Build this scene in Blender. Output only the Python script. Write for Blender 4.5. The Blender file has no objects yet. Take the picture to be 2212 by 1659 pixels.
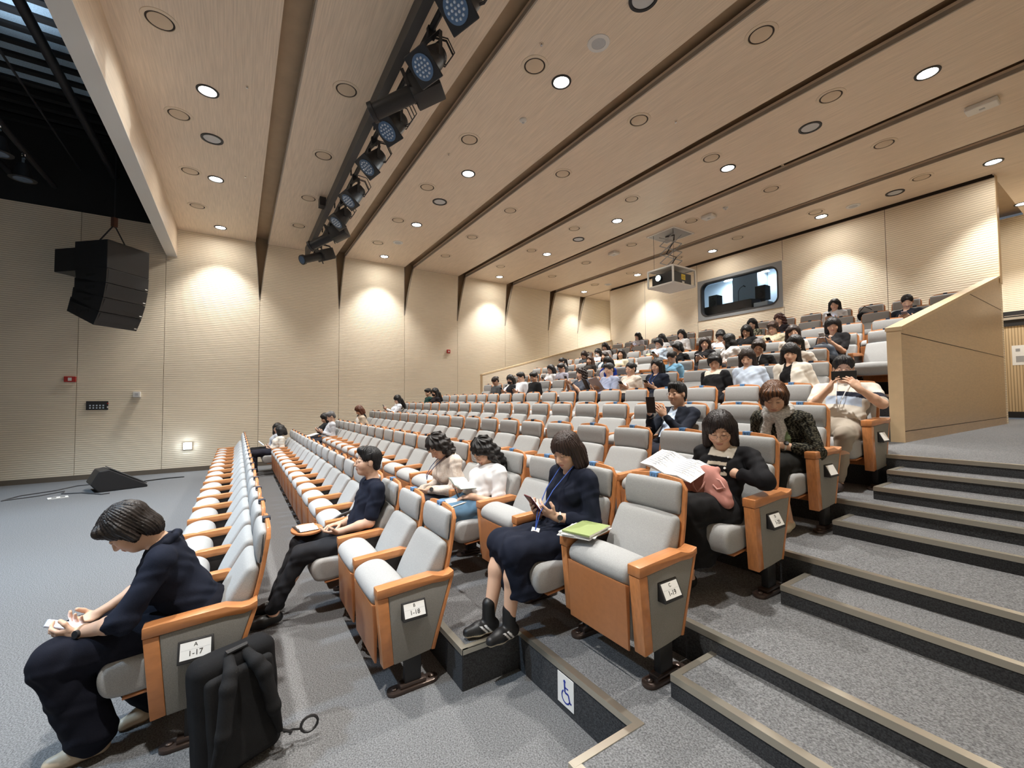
import bpy, bmesh, math, random
import numpy as np
from mathutils import Vector, Matrix
random.seed(7); rng = np.random.default_rng(7)
SC = bpy.context.scene; COL = SC.collection
PI = math.pi
# ------------------------------------------------------------------ camera, world, exposure
CAMZ = 1.715
FPX = 915.58
_yaw, _pitch, _roll = (math.radians(v) for v in (-57.0168, 2.1347, -0.45325))
_fw = Vector((math.sin(_yaw)*math.cos(_pitch), math.cos(_yaw)*math.cos(_pitch), math.sin(_pitch)))
_r0 = Vector((math.cos(_yaw), -math.sin(_yaw), 0)); _u0 = _r0.cross(_fw)
_rt = _r0*math.cos(_roll)+_u0*math.sin(_roll); _up = -_r0*math.sin(_roll)+_u0*math.cos(_roll)
cd = bpy.data.cameras.new('camera'); cam = bpy.data.objects.new('camera', cd); COL.objects.link(cam)
cd.sensor_fit = 'HORIZONTAL'; cd.sensor_width = 36; cd.lens = FPX*36/2212; cd.clip_start = .05
cam.matrix_world = Matrix(((_rt.x, _up.x, -_fw.x, 0), (_rt.y, _up.y, -_fw.y, 0), (_rt.z, _up.z, -_fw.z, CAMZ), (0, 0, 0, 1)))
SC.camera = cam
SC.view_settings.view_transform = 'Standard'; SC.view_settings.look = 'None'
SC.view_settings.gamma = 1; SC.view_settings.use_curve_mapping = False
SC.view_settings.exposure = 2.45
try:
    SC.cycles.use_denoising = True
    SC.cycles.max_bounces = 8; SC.cycles.diffuse_bounces = 5; SC.cycles.glossy_bounces = 3
    SC.cycles.transmission_bounces = 4; SC.cycles.sample_clamp_indirect = 6
    SC.cycles.use_light_tree = True; SC.cycles.use_adaptive_sampling = True; SC.cycles.adaptive_threshold = .02
except Exception: pass
w = bpy.data.worlds.new('world'); SC.world = w; w.use_nodes = True
w.node_tree.nodes['Background'].inputs[0].default_value = (.02, .022, .025, 1)
w.node_tree.nodes['Background'].inputs[1].default_value = 1
# lamp power of the recessed downlights, of the stage wash and of the projector
P_DOWN, P_STAGE, P_PROJ = 182, 230, 350
LX = (-12.6, -9.88, -7.1, -4.33, -1.58)          # the downlight grid in the ceiling
LY = (-.4, 3.65, 7.69, 11.67)
def lamp(name, kind, loc, power, color=(1, 1, 1), rot=(0, 0, 0), **kw):
    d = bpy.data.lights.new(name, kind); d.energy = power; d.color = color
    for k, v in kw.items(): setattr(d, k, v)
    o = bpy.data.objects.new(name, d); o.location = loc; o.rotation_euler = rot; COL.objects.link(o); return o
WARM = (1, .965, .91)
for y in LY:
    for x in LX:
        lamp('downlight_beam', 'SPOT', (x, y, 6.02), P_DOWN*(.6 if x < -12 else 1.0)*(.48 if y > 11 else 1.0), WARM, spot_size=math.radians(90), spot_blend=.65, shadow_soft_size=.07)
for x in (-1.6, -11.9): lamp('downlight_beam', 'SPOT', (x, 14.3 if x > -5 else 13.2, 6.02), P_DOWN*.6, WARM, spot_size=math.radians(110), spot_blend=.6, shadow_soft_size=.07)
for x in (-9.4, -6.2, -3.0):
    lamp('stage_wash', 'SPOT', (x, -4.3, 6.3), P_STAGE, (.60, .80, 1), (math.radians(16), 0, 0), spot_size=math.radians(74), spot_blend=.5, shadow_soft_size=.15)

# ------------------------------------------------------------------ materials
MATS = {}
def _n(nt, t, **kw):
    n = nt.nodes.new(t)
    for k, v in kw.items(): setattr(n, k, v)
    return n
def mat(name, col, rough=.6, metal=0, noise=0, nscale=60, bump=0, bscale=None, emit=0, ecol=None, stretch=None, alpha=1, trans=0, spec=.5, col2=None, coat=0):
    if name in MATS: return MATS[name]
    m = bpy.data.materials.new(name); m.use_nodes = True; nt = m.node_tree; b = nt.nodes['Principled BSDF']
    b.inputs['Base Color'].default_value = (*col, 1); b.inputs['Roughness'].default_value = rough
    b.inputs['Metallic'].default_value = metal; b.inputs['Specular IOR Level'].default_value = spec
    if trans: b.inputs['Transmission Weight'].default_value = trans
    if coat: b.inputs['Coat Weight'].default_value = coat
    if emit:
        b.inputs['Emission Color'].default_value = (*(ecol or col), 1); b.inputs['Emission Strength'].default_value = emit
    if noise or bump:
        tc = _n(nt, 'ShaderNodeTexCoord'); mp = _n(nt, 'ShaderNodeMapping')
        nt.links.new(tc.outputs['Object'], mp.inputs[0])
        if stretch: mp.inputs['Scale'].default_value = stretch
        nz = _n(nt, 'ShaderNodeTexNoise'); nz.inputs['Scale'].default_value = nscale; nz.inputs['Detail'].default_value = 3
        nt.links.new(mp.outputs[0], nz.inputs['Vector'])
        if noise:
            rp = _n(nt, 'ShaderNodeMapRange'); rp.inputs[1].default_value = .3; rp.inputs[2].default_value = .7
            mx = _n(nt, 'ShaderNodeMix', data_type='RGBA')
            c2 = col2 or tuple(min(1, c*(1+noise)) for c in col); c1 = tuple(c*(1-noise) for c in col)
            mx.inputs[6].default_value = (*c1, 1); mx.inputs[7].default_value = (*c2, 1)
            nt.links.new(nz.outputs[0], rp.inputs[0]); nt.links.new(rp.outputs[0], mx.inputs[0]); nt.links.new(mx.outputs[2], b.inputs['Base Color'])
        if bump:
            bp = _n(nt, 'ShaderNodeBump'); bp.inputs['Strength'].default_value = bump; bp.inputs['Distance'].default_value = .004
            src = nz
            if bscale:
                src = _n(nt, 'ShaderNodeTexNoise'); src.inputs['Scale'].default_value = bscale; nt.links.new(mp.outputs[0], src.inputs['Vector'])
            nt.links.new(src.outputs[0], bp.inputs['Height']); nt.links.new(bp.outputs[0], b.inputs['Normal'])
    MATS[name] = m; return m
def ribbed(name, col, groove, axis, pitch, frac=.3, nstretch=(3, 3, 60)):
    """wood panel milled with parallel grooves"""
    m = bpy.data.materials.new(name); m.use_nodes = True; nt = m.node_tree; b = nt.nodes['Principled BSDF']
    b.inputs['Roughness'].default_value = .55; b.inputs['Specular IOR Level'].default_value = .3
    tc = _n(nt, 'ShaderNodeTexCoord'); sp = _n(nt, 'ShaderNodeSeparateXYZ'); nt.links.new(tc.outputs['Object'], sp.inputs[0])
    dv = _n(nt, 'ShaderNodeMath', operation='DIVIDE'); dv.inputs[1].default_value = pitch; nt.links.new(sp.outputs[axis], dv.inputs[0])
    fr = _n(nt, 'ShaderNodeMath', operation='FRACT'); nt.links.new(dv.outputs[0], fr.inputs[0])
    pp = _n(nt, 'ShaderNodeMath', operation='PINGPONG'); pp.inputs[1].default_value = .5; nt.links.new(fr.outputs[0], pp.inputs[0])
    mr = _n(nt, 'ShaderNodeMapRange'); mr.inputs[1].default_value = frac*.5-.05; mr.inputs[2].default_value = frac*.5+.05; nt.links.new(pp.outputs[0], mr.inputs[0])
    mp = _n(nt, 'ShaderNodeMapping'); mp.inputs['Scale'].default_value = nstretch; nt.links.new(tc.outputs['Object'], mp.inputs[0])
    nz = _n(nt, 'ShaderNodeTexNoise'); nz.inputs['Scale'].default_value = 1.5; nz.inputs['Detail'].default_value = 5; nt.links.new(mp.outputs[0], nz.inputs['Vector'])
    mx = _n(nt, 'ShaderNodeMix', data_type='RGBA'); mx.inputs[6].default_value = (*(c*.86 for c in col), 1); mx.inputs[7].default_value = (*(min(1, c*1.12) for c in col), 1)
    nt.links.new(nz.outputs[0], mx.inputs[0])
    m2 = _n(nt, 'ShaderNodeMix', data_type='RGBA'); m2.inputs[6].default_value = (*groove, 1)
    nt.links.new(mr.outputs[0], m2.inputs[0]); nt.links.new(mx.outputs[2], m2.inputs[7]); nt.links.new(m2.outputs[2], b.inputs['Base Color'])
    bp = _n(nt, 'ShaderNodeBump'); bp.inputs['Strength'].default_value = .55; bp.inputs['Distance'].default_value = .006
    nt.links.new(mr.outputs[0], bp.inputs['Height']); nt.links.new(bp.outputs[0], b.inputs['Normal'])
    MATS[name] = m; return m
M_WALL = ribbed('ribbed_maple', (.83, .735, .585), (.62, .53, .405), 2, .046, .32, (2, 2, 70))
M_WALLV = ribbed('vertical_slat_maple', (.60, .45, .27), (.34, .24, .13), 0, .05, .3, (70, 70, 1))
M_CEIL = mat('ceiling_veneer', (.72, .60, .475), .5, noise=.10, nscale=5, stretch=(.5, 14, 14), spec=.3)
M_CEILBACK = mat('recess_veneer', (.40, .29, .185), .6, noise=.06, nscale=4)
M_EDGE = mat('panel_edge', (.36, .31, .255), .6)
M_VENEER = mat('parapet_veneer', (.50, .36, .21), .35, noise=.09, nscale=4, stretch=(2, 2, 14))
M_VENEERL = mat('pale_veneer', (.62, .47, .29), .45, noise=.06, nscale=4, stretch=(2, 14, 2))
M_GROOVE = mat('dark_groove', (.05, .035, .02), .8)
M_DARK = mat('dark_recess', (.035, .025, .018), .8)
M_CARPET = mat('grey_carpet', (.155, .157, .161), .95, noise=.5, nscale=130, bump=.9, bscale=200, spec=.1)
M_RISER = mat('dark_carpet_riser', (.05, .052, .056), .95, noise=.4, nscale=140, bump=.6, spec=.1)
M_NOSE = mat('brass_nosing', (.60, .56, .47), .28, metal=.85)
M_SKIRT = mat('skirting', (.13, .105, .08), .5)
M_BLACK = mat('stage_black', (.012, .012, .013), .8)
M_BLKP = mat('black_plastic', (.02, .02, .022), .45)
M_BLKM = mat('black_metal', (.018, .018, .02), .5, spec=.4)
M_WOOD = mat('orange_beech', (.50, .205, .075), .32, noise=.13, nscale=9, stretch=(9, 1.2, 2.5), coat=.15)
M_BOARD = mat('orange_board', (.43, .175, .068), .38, noise=.06, nscale=30)
M_FAB = mat('grey_fabric', (.36, .365, .365), .95, noise=.13, nscale=260, bump=.25, bscale=500, spec=.1)
M_FABP = mat('panel_fabric', (.245, .24, .225), .95, noise=.16, nscale=260, bump=.25, bscale=500, spec=.1)
M_SIDE = mat('dark_side_panel', (.028, .022, .02), .5)
M_FOOT = mat('bronze_foot', (.085, .06, .05), .28, metal=.6)
M_TAG = mat('lit_blue_tag', (.16, .33, .62), .25, metal=.2)  # near seat tags: their lit reflection is put into the colour
M_TAGUNLIT = mat('unlit_tag', (.03, .04, .065), .3)  # the same tag, coloured as if no light caught it
M_WHITE = mat('white_plate', (.80, .80, .78), .4)
M_INK = mat('black_ink', (.01, .01, .01), .6)
M_BLUEINK = mat('blue_ink', (.01, .03, .30), .5)
M_WPLAS = mat('white_plastic', (.72, .71, .68), .45)
M_CHROME = mat('chrome', (.6, .6, .62), .2, metal=1)

# ------------------------------------------------------------------ mesh helpers
def link(name, me, m=None, parent=None, smooth=False):
    o = bpy.data.objects.new(name, me); COL.objects.link(o)
    if m is not None: me.materials.append(m)
    if parent is not None: o.parent = parent
    if smooth: me.polygons.foreach_set('use_smooth', [True]*len(me.polygons))
    return o
class MB:
    def __init__(s): s.v = []; s.f = []
    def add(s, v, f):
        n = len(s.v); s.v += [tuple(p) for p in v]; s.f += [tuple(i+n for i in q) for q in f]; return s
    def box(s, x0, x1, y0, y1, z0, z1):
        v = [(x, y, z) for x in (x0, x1) for y in (y0, y1) for z in (z0, z1)]
        return s.add(v, [(0, 1, 3, 2), (4, 6, 7, 5), (0, 4, 5, 1), (2, 3, 7, 6), (0, 2, 6, 4), (1, 5, 7, 3)])
    def prism(s, poly, axis, a, b):
        """polygon in the two other axes, extruded along axis from a to b"""
        def P(p, t): return {0: (t, p[0], p[1]), 1: (p[0], t, p[1]), 2: (p[0], p[1], t)}[axis]
        n = len(poly); v = [P(p, a) for p in poly]+[P(p, b) for p in poly]
        return s.add(v, [tuple(range(n))[::-1], tuple(range(n, 2*n))]+[(i, (i+1) % n, n+(i+1) % n, n+i) for i in range(n)])
    def cyl(s, p0, p1, r0, r1=None, n=16, caps=True):
        p0 = Vector(p0); p1 = Vector(p1); r1 = r0 if r1 is None else r1; d = (p1-p0).normalized()
        a = d.orthogonal().normalized(); b = d.cross(a)
        v = []
        for p, r in ((p0, r0), (p1, r1)):
            v += [p+a*r*math.cos(2*PI*i/n)+b*r*math.sin(2*PI*i/n) for i in range(n)]
        f = [(i, (i+1) % n, n+(i+1) % n, n+i) for i in range(n)]
        if caps: f += [tuple(range(n))[::-1], tuple(range(n, 2*n))]
        return s.add(v, f)
    def tube(s, pts, r, n=8, closed=False):
        pts = [Vector(p) for p in pts]; m = len(pts); v = []; rr = r if hasattr(r, '__len__') else [r]*m
        a = None
        for i, p in enumerate(pts):
            q0 = pts[i-1] if (i or closed) else p; q1 = pts[(i+1) % m] if (i < m-1 or closed) else p
            d = (q1-q0).normalized()
            a = d.orthogonal().normalized() if a is None else (a-d*a.dot(d)).normalized()
            b = d.cross(a); v += [p+a*rr[i]*math.cos(2*PI*k/n)+b*rr[i]*math.sin(2*PI*k/n) for k in range(n)]
        f = []
        for i in range(m if closed else m-1):
            j = (i+1) % m
            f += [(i*n+k, i*n+(k+1) % n, j*n+(k+1) % n, j*n+k) for k in range(n)]
        if not closed: f += [tuple(range(n))[::-1], tuple(range((m-1)*n, m*n))]
        return s.add(v, f)
    def lathe(s, prof, c=(0, 0, 0), n=32):
        """profile (r, z) turned about the vertical axis through c"""
        v = [(c[0]+r*math.cos(2*PI*k/n), c[1]+r*math.sin(2*PI*k/n), c[2]+z) for r, z in prof for k in range(n)]
        f = [(i*n+k, i*n+(k+1) % n, (i+1)*n+(k+1) % n, (i+1)*n+k) for i in range(len(prof)-1) for k in range(n)]
        f += [tuple(range(n))[::-1], tuple(range((len(prof)-1)*n, len(prof)*n))]
        return s.add(v, f)
    def mesh(s, name, bevel=0, seg=2):
        me = bpy.data.meshes.new(name); me.from_pydata(s.v, [], s.f); me.update()
        bm = bmesh.new(); bm.from_mesh(me)
        bmesh.ops.recalc_face_normals(bm, faces=bm.faces)
        if bevel: bmesh.ops.bevel(bm, geom=[e for e in bm.edges if e.calc_face_angle(0) > .5], offset=bevel, segments=seg, affect='EDGES', profile=.5, clamp_overlap=True)
        bm.to_mesh(me); bm.free(); return me
    def build(s, name, m, parent=None, smooth=False, bevel=0, seg=2):
        o = link(name, s.mesh(name, bevel, seg), m, parent)
        if smooth: smooth_by_angle(o.data, smooth if smooth is not True else 40)
        return o
def smooth_by_angle(me, deg=40):
    me.polygons.foreach_set('use_smooth', [True]*len(me.polygons))
    try: me.set_sharp_from_angle(angle=math.radians(deg))
    except Exception: pass
def tag(o, label=None, cat=None, group=None, kind=None):
    if label: o['label'] = label
    if cat: o['category'] = cat
    if group: o['group'] = group
    if kind: o['kind'] = kind
    return o
def thing(name, label, cat, loc=(0, 0, 0), rot=(0, 0, 0), group=None):
    o = bpy.data.objects.new(name, None); COL.objects.link(o); o.location = loc; o.rotation_euler = rot
    o.empty_display_size = .1
    return tag(o, label, cat, group)
def struct(mb, name, m, **kw): return tag(mb.build(name, m, **kw), kind='structure')
def copy_tree(o, parent=None):
    c = o.copy(); COL.objects.link(c)
    if parent is not None: c.parent = parent
    for ch in CH.get(o.name, []):
        d = copy_tree(ch, c)
        CH.setdefault(c.name, []).append(d)
    return c
CH = {}
def kids(o, lst): CH[o.name] = lst; return o
def text(s, size, m, parent, loc, rot, name='lettering', ext=.0006):
    cu = bpy.data.curves.new(name, 'FONT'); cu.body = s; cu.size = size; cu.align_x = 'CENTER'; cu.align_y = 'CENTER'; cu.extrude = ext
    o = bpy.data.objects.new(name, cu); COL.objects.link(o); cu.materials.append(m); o.parent = parent; o.location = loc; o.rotation_euler = rot
    return o
ORD = 'first second third fourth fifth sixth seventh eighth ninth tenth eleventh twelfth thirteenth fourteenth fifteenth sixteenth seventeenth eighteenth nineteenth twentieth'.split()
# ------------------------------------------------------------------ the hall
XL, XR = -13.28, .62                      # left and right wall
YS, YB, YC = -8.0, 12.36, 13.9            # stage end, back wall, corridor end
ZCEIL = 6.04
# tiers: (front edge y, level z)
TIERS = [(1.14, .24), (2.165, .45), (3.16, .665), (4.165, .875), (5.055, 1.18)]
UP = [(6.22, 1.455), (7.17, 1.745), (8.11, 2.03), (9.05, 2.325), (9.99, 2.635)]
PX0, PX1, PXL = -1.80, -1.67, -11.8       # right parapet faces, left parapet face
struct(MB().box(XL-.3, XR+.3, YS-.3, 15.5, -.2, 0), 'floor', M_CARPET)
NOTCH = (-2.315, -1.372, 1.537)           # wheelchair bay cut into the first tier
_t = MB()
y0, z0 = TIERS[0]
for x0, x1, ya in ((XL, NOTCH[0], y0), (NOTCH[0], NOTCH[1], NOTCH[2]), (NOTCH[1], XR, y0+.015)):
    struct(MB().box(x0, x1, ya, 15, 0, z0), 'floor', M_CARPET)
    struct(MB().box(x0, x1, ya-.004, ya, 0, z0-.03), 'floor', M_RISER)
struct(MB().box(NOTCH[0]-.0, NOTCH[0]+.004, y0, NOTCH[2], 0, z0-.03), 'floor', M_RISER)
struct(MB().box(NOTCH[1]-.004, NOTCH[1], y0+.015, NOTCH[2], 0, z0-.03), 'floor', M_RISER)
NW = .034
def nosing(x0, x1, y, z, axis='x', side=1):
    b = MB()
    if axis == 'x': b.box(x0, x1, y-.008, y+NW, z-.004, z+.004).box(x0, x1, y-.008, y-.004, z-.03, z-.004)
    else:
        b.box(min(y, y+side*NW)-.0, max(y, y+side*NW), x0, x1, z-.004, z+.0046)
        b.box(y-.006 if side > 0 else y, y if side > 0 else y+.006, x0, x1, z-.03, z-.004)
    struct(b, 'trim_nosing', M_NOSE)
nosing(XL, NOTCH[0], y0, z0); nosing(NOTCH[0], NOTCH[1], NOTCH[2], z0); nosing(NOTCH[1], XR, y0+.015, z0)
nosing(y0, NOTCH[2], NOTCH[0], z0, 'y', -1); nosing(y0+.015, NOTCH[2]+NW, NOTCH[1], z0, 'y', 1)
for (y, z), (yp, zp) in zip(TIERS[1:], TIERS[:-1]):
    struct(MB().box(XL, XR, y, 15, zp, z), 'floor', M_CARPET)
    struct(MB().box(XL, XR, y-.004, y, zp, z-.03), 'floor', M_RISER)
    nosing(XL, XR, y, z)
# half steps in the right aisle: left end, front, back, level below, level
for x0, ya, yb, zb, z in ((-1.383, 1.825, 2.165, .24, .35), (-1.332, 2.83, 3.16, .45, .56), (-1.425, 3.855, 4.165, .665, .77), (-1.335, 4.41, 4.735, .875, .975), (-1.335, 4.735, 5.055, .875, 1.08)):
    struct(MB().box(x0, XR, ya, yb, zb, z), 'floor', M_CARPET)
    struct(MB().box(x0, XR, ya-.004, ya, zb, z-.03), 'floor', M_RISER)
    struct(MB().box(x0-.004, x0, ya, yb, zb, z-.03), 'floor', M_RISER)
    nosing(x0, XR, ya, z); nosing(ya, yb, x0, z, 'y', 1)
    struct(MB().box(XL, -12.55, ya, yb, zb, z), 'floor', M_CARPET)
zp = 1.18
for y, z in UP:
    struct(MB().box(PXL, PX0, y, YB, zp, z), 'floor', M_CARPET)
    struct(MB().box(PXL, PX0, y-.004, y, zp, z-.03), 'floor', M_RISER)
    nosing(PXL, PX0, y, z); 
    struct(MB().box(-6.45, -5.75, y-.3, y, zp, (z+zp)/2), 'floor', M_CARPET)   # half step of the centre stair
    nosing(-6.45, -5.75, y-.3, (z+zp)/2)
    zp = z
# ---- left wall: grooved panels with pointed slots between them
SLOTS = [(.37, .655, .484), (2.42, 2.66, 2.514), (4.51, 4.79, 4.501), (6.43, 6.70, 6.38), (8.43, 8.70, 8.33), (10.5, 10.77, 10.36), (12.1, YB, 11.9)]
ZT = 4.46
def slot_edge(i, side, n=14):
    lo, hi, tip = SLOTS[i]; e = lo if side < 0 else hi; out = []
    for k in range(n+1):
        t = k/n; out.append((tip+side*.003+(e-tip)*(.82*t+.18*t**2.6), ZT+(ZCEIL-ZT)*t))
    return out
bounds = [YS, -4.55, -3.02, -1.51, 'S0', 'S1', 'S2', 'S3', 'S4', 'S5', 'S6', YC]
for k in range(len(bounds)-1):
    a, b = bounds[k], bounds[k+1]; g = .004
    left = [(a+g, 0), ] if not isinstance(a, str) else [(SLOTS[int(a[1])][2]+g, 0)]
    right = [(b-g, 0)] if not isinstance(b, str) else [(SLOTS[int(b[1])][2]-g, 0)]
    zt = ZCEIL if k >= 3 else 6.06
    lu = [(a+g, zt)] if not isinstance(a, str) else [(SLOTS[int(a[1])][2]+g, ZT)]+slot_edge(int(a[1]), 1)[1:]
    ru = [(b-g, zt)] if not isinstance(b, str) else [(SLOTS[int(b[1])][2]-g, ZT)]+slot_edge(int(b[1]), -1)[1:]
    poly = right+ru+lu[::-1]+left
    struct(MB().prism(poly, 0, XL, XL-.09), 'wall_left', M_WALL)
for i in range(7):     # pale lipping along the slot edges
    for s in (-1, 1):
        e = slot_edge(i, s); bb = MB(); w_ = .018
        for (ya, za), (yb, zb) in zip(e[:-1], e[1:]):
            v = [(XL+.002, ya, za), (XL+.002, yb, zb), (XL+.002, yb+s*w_, zb), (XL+.002, ya+s*w_, za)]
            v += [(XL-.02, p[1], p[2]) for p in v]
            bb.add(v, [(0, 1, 2, 3), (4, 7, 6, 5), (0, 4, 5, 1), (2, 6, 7, 3)])
        struct(bb, 'trim_slot', M_EDGE)
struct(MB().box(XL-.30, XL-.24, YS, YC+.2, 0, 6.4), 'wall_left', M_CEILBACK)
struct(MB().box(XL, XL+.012, YS, 5.05, 0, .11), 'baseboard_left', M_SKIRT, )
# ---- ceiling: veneer panels with slots, recess above
edges = [-1.295]+[v for s in SLOTS for v in s[:2]]
edges = edges[:-2]+[12.29]
for k in range(0, len(edges)-1, 2):
    struct(MB().box(XL, XR, edges[k], edges[k+1], ZCEIL, ZCEIL+.10), 'ceiling', M_CEIL)
    if k: struct(MB().box(XL, XR, edges[k]-.001, edges[k]+.02, ZCEIL-.0006, ZCEIL+.06), 'trim_ceiling', M_EDGE)
struct(MB().box(XL, PXL, 12.36, YC, ZCEIL, ZCEIL+.1), 'ceiling', M_CEIL)
struct(MB().box(PX1-.02, XR, 12.1, 16.2, ZCEIL-.002, ZCEIL+.1), 'ceiling', M_CEIL)
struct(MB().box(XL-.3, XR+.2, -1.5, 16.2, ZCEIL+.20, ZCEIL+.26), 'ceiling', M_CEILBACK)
# ---- proscenium beam
struct(MB().box(XL, XR, -1.50, -1.295, 5.345, ZCEIL+.2), 'ceiling_beam', M_CEIL)
struct(MB().box(XL, XR, -1.502, -1.293, 5.333, 5.345), 'trim_beam', mat('beam_pale_panel', (.66, .64, .60), .5))
# ---- back wall with the control-room window
WX0, WX1, WZ0, WZ1 = -8.05, -5.54, 4.17, 5.44
bw = dict(); T = .16
for x0, x1, za, zb in ((PXL-.05, WX0, 2.3, 5.99), (WX1, PX1, 1.18, 5.99), (WX0, WX1, 2.3, WZ0), (WX0, WX1, WZ1, 5.99)):
    struct(MB().box(x0, x1, YB, YB+T, za, zb), 'wall_back', M_WALL)
struct(MB().box(PXL-.05, PX1, YB+.03, YB+T, 5.99, ZCEIL+.1), 'wall_back', M_DARK)  # near-black colour paints the shade of the gap under the ceiling
for x in (-10.15, WX0-.02, WX1+.02, -3.35):
    for za, zb in (((2.6, WZ0), (WZ1, 5.99)) if abs(x+6.8) < 1.5 else ((2.6, 5.99),)):
        struct(MB().box(x-.004, x+.004, YB-.0015, YB, za, zb), 'trim_seam', M_GROOVE)
struct(MB().box(PX1, PX1+.012, YB-.02, YB+T+.02, 3.9, ZCEIL), 'trim_wall_end', M_VENEERL)
struct(MB().box(PXL-.06, PXL-.05, YB-.01, YB+T, 1.18, ZCEIL), 'trim_wall_end', M_VENEERL)
# ---- parapets beside the upper tier
PY0, PZ0, PZ1 = 6.55, 2.50, 4.0
for x0, x1, m, side in ((PX0, PX1, M_VENEER, 'right'), (PXL-.14, PXL, M_WALL, 'left')):
    struct(MB().prism([(PY0, 1.18), (YB, 1.18), (YB, PZ1), (PY0, PZ0)], 0, x0, x1), 'wall_parapet_'+side, m)
    sl = (PZ1-PZ0)/(YB-PY0)
    struct(MB().prism([(PY0-.02, PZ0-.005), (YB, PZ1), (YB, PZ1+.045), (PY0-.02, PZ0+.04)], 0, x0-.012, x1+.012), 'trim_cap_'+side, M_VENEERL)
    struct(MB().box(x0-.002, x1+.002, PY0-.012, PY0, 1.18, PZ0), 'trim_post_'+side, M_VENEERL)
for z, ya in ((1.31, PY0), (2.46, PY0), (3.37, 9.75)):
    struct(MB().box(PX1, PX1+.0015, ya, YB, z-.005, z+.005), 'trim_groove', M_GROOVE)
# ---- corridor behind the right parapet, door
YD = 15.9
struct(MB().box(-2.40, -2.25, YB+T, YD, 1.18, 6.1), 'wall_corridor', M_WALL)
struct(MB().box(-4.2, XR, YD, YD+.15, 3.78, 6.1), 'wall_corridor', M_WALL)
struct(MB().box(-4.2, -3.2, YD, YD+.15, 1.18, 3.78), 'wall_corridor', M_WALL)
struct(MB().box(-.4, XR, YD, YD+.15, 1.18, 3.78), 'wall_corridor', M_WALL)
d = thing('door_1', 'slatted double door with black head frame', 'door'); tag(d, kind='structure')
MB().box(-3.2, -.4, YD-.03, YD+.1, 3.42, 3.78).build('door_frame', M_BLKM, d)
MB().box(-3.2, -1.80, YD, YD+.06, 1.30, 3.42).build('door_leaf', M_WALLV, d)
MB().box(-1.79, -.4, YD, YD+.06, 1.30, 3.42).build('door_leaf', M_WALLV, d)
MB().box(-3.2, -.4, YD-.012, YD, 1.18, 1.33).build('kick_plate', M_BLKM, d)
MB().box(-2.12, -1.75, YD-.075, YD-.03, 3.57, 3.63).box(-2.1, -1.6, YD-.05, YD-.04, 3.66, 3.675).build('door_closer', M_CHROME, d)
n = thing('notice', 'white paper notice taped on the slatted door', 'notice', (-1.84, YD-.004, 2.70))
MB().box(-.17, .26, -.002, 0, -.24, .24).build('sheet', M_WHITE, n)
MB().box(-.11, -.04, -.004, -.002, .09, .16).box(-.11, .12, -.004, -.002, -.17, -.02).build('print', mat('grey_print', (.33, .33, .33), .8), n)
# ---- outer shell
struct(MB().box(XR, XR+.15, YS, YD+.2, 0, 6.4), 'wall_right', M_WALL)
struct(MB().box(XL-.3, PXL, YC, YC+.15, 0, 6.4), 'wall_corridor', M_WALL)
struct(MB().box(XL-.3, XR+.2, YS-.15, YS, 0, 9), 'wall_stage', M_BLACK)
struct(MB().box(XL-.3, XR+.2, YS, -1.5, 8.6, 8.7), 'ceiling_stage', M_BLACK)
struct(MB().box(XL-.32, XL-.02, YS, -1.5, 6.06, 8.7), 'wall_stage', M_BLACK)
struct(MB().box(XR, XR+.15, YS, -1.5, 6.0, 8.7), 'wall_stage', M_BLACK)
struct(MB().box(XL-.3, XR+.2, -1.5, -1.4, 6.2, 8.7), 'wall_stage', M_BLACK)
# ---- control room
M_ROOM = mat('control_room_paint', (.55, .62, .68), .7)
CY = 14.9; CZ0, CZ1 = 3.7, 5.98
cr = MB().box(-10, -4.2, CY, CY+.1, CZ0, CZ1).box(-10, -9.9, YB+T, CY, CZ0, CZ1).box(-4.3, -4.2, YB+T, CY, CZ0, CZ1)
struct(cr, 'wall_control_room', M_ROOM)
struct(MB().box(-10, -4.2, YB+T, CY, CZ1, CZ1+.05), 'ceiling_control_room', M_ROOM)
struct(MB().box(-10, -4.2, YB+T, CY, CZ0-.1, CZ0), 'floor_control_room', M_CARPET)
def rrect(x0, x1, z0, z1, r, n=8):
    out = []
    for cx, cz, a in ((x1-r, z1-r, 0), (x0+r, z1-r, 90), (x0+r, z0+r, 180), (x1-r, z0+r, 270)):
        out += [(cx+r*math.cos(math.radians(a+90*k/n)), cz+r*math.sin(math.radians(a+90*k/n))) for k in range(n+1)]
    return out
wnd = thing('window_1', 'wide control room window with rounded corners in the back wall', 'window'); tag(wnd, kind='structure')
def ringmesh(outer, inner, axis_y0, axis_y1):
    n = len(outer); v = [(p[0], y, p[1]) for y in (axis_y0, axis_y1) for ring in (outer, inner) for p in ring]
    f = []
    for i in range(n):
        j = (i+1) % n
        f += [(i, j, n+j, n+i), (2*n+i, 3*n+i, 3*n+j, 2*n+j), (i, 2*n+i, 2*n+j, j), (n+i, n+j, 3*n+j, 3*n+i)]
    return MB().add(v, f)
ix0, ix1, iz0, iz1 = WX0+.10, WX1-.10, WZ0+.10, WZ1-.09
ringmesh(rrect(WX0, WX1, WZ0, WZ1, .01), rrect(ix0, ix1, iz0, iz1, .22), YB-.015, YB+.02).build('window_frame', mat('grey_frame', (.28, .30, .32), .4, metal=.4), wnd)
ringmesh(rrect(ix0, ix1, iz0, iz1, .22), rrect(ix0+.035, ix1-.035, iz0+.035, iz1-.035, .20), YB-.022, YB+.14).build('gasket', M_BLKP, wnd)
mg = mat('window_glass', (1, 1, 1), .02, trans=1, spec=.4); 
try: mg.node_tree.nodes['Principled BSDF'].inputs['IOR'].default_value = 1.05
except Exception: pass
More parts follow.
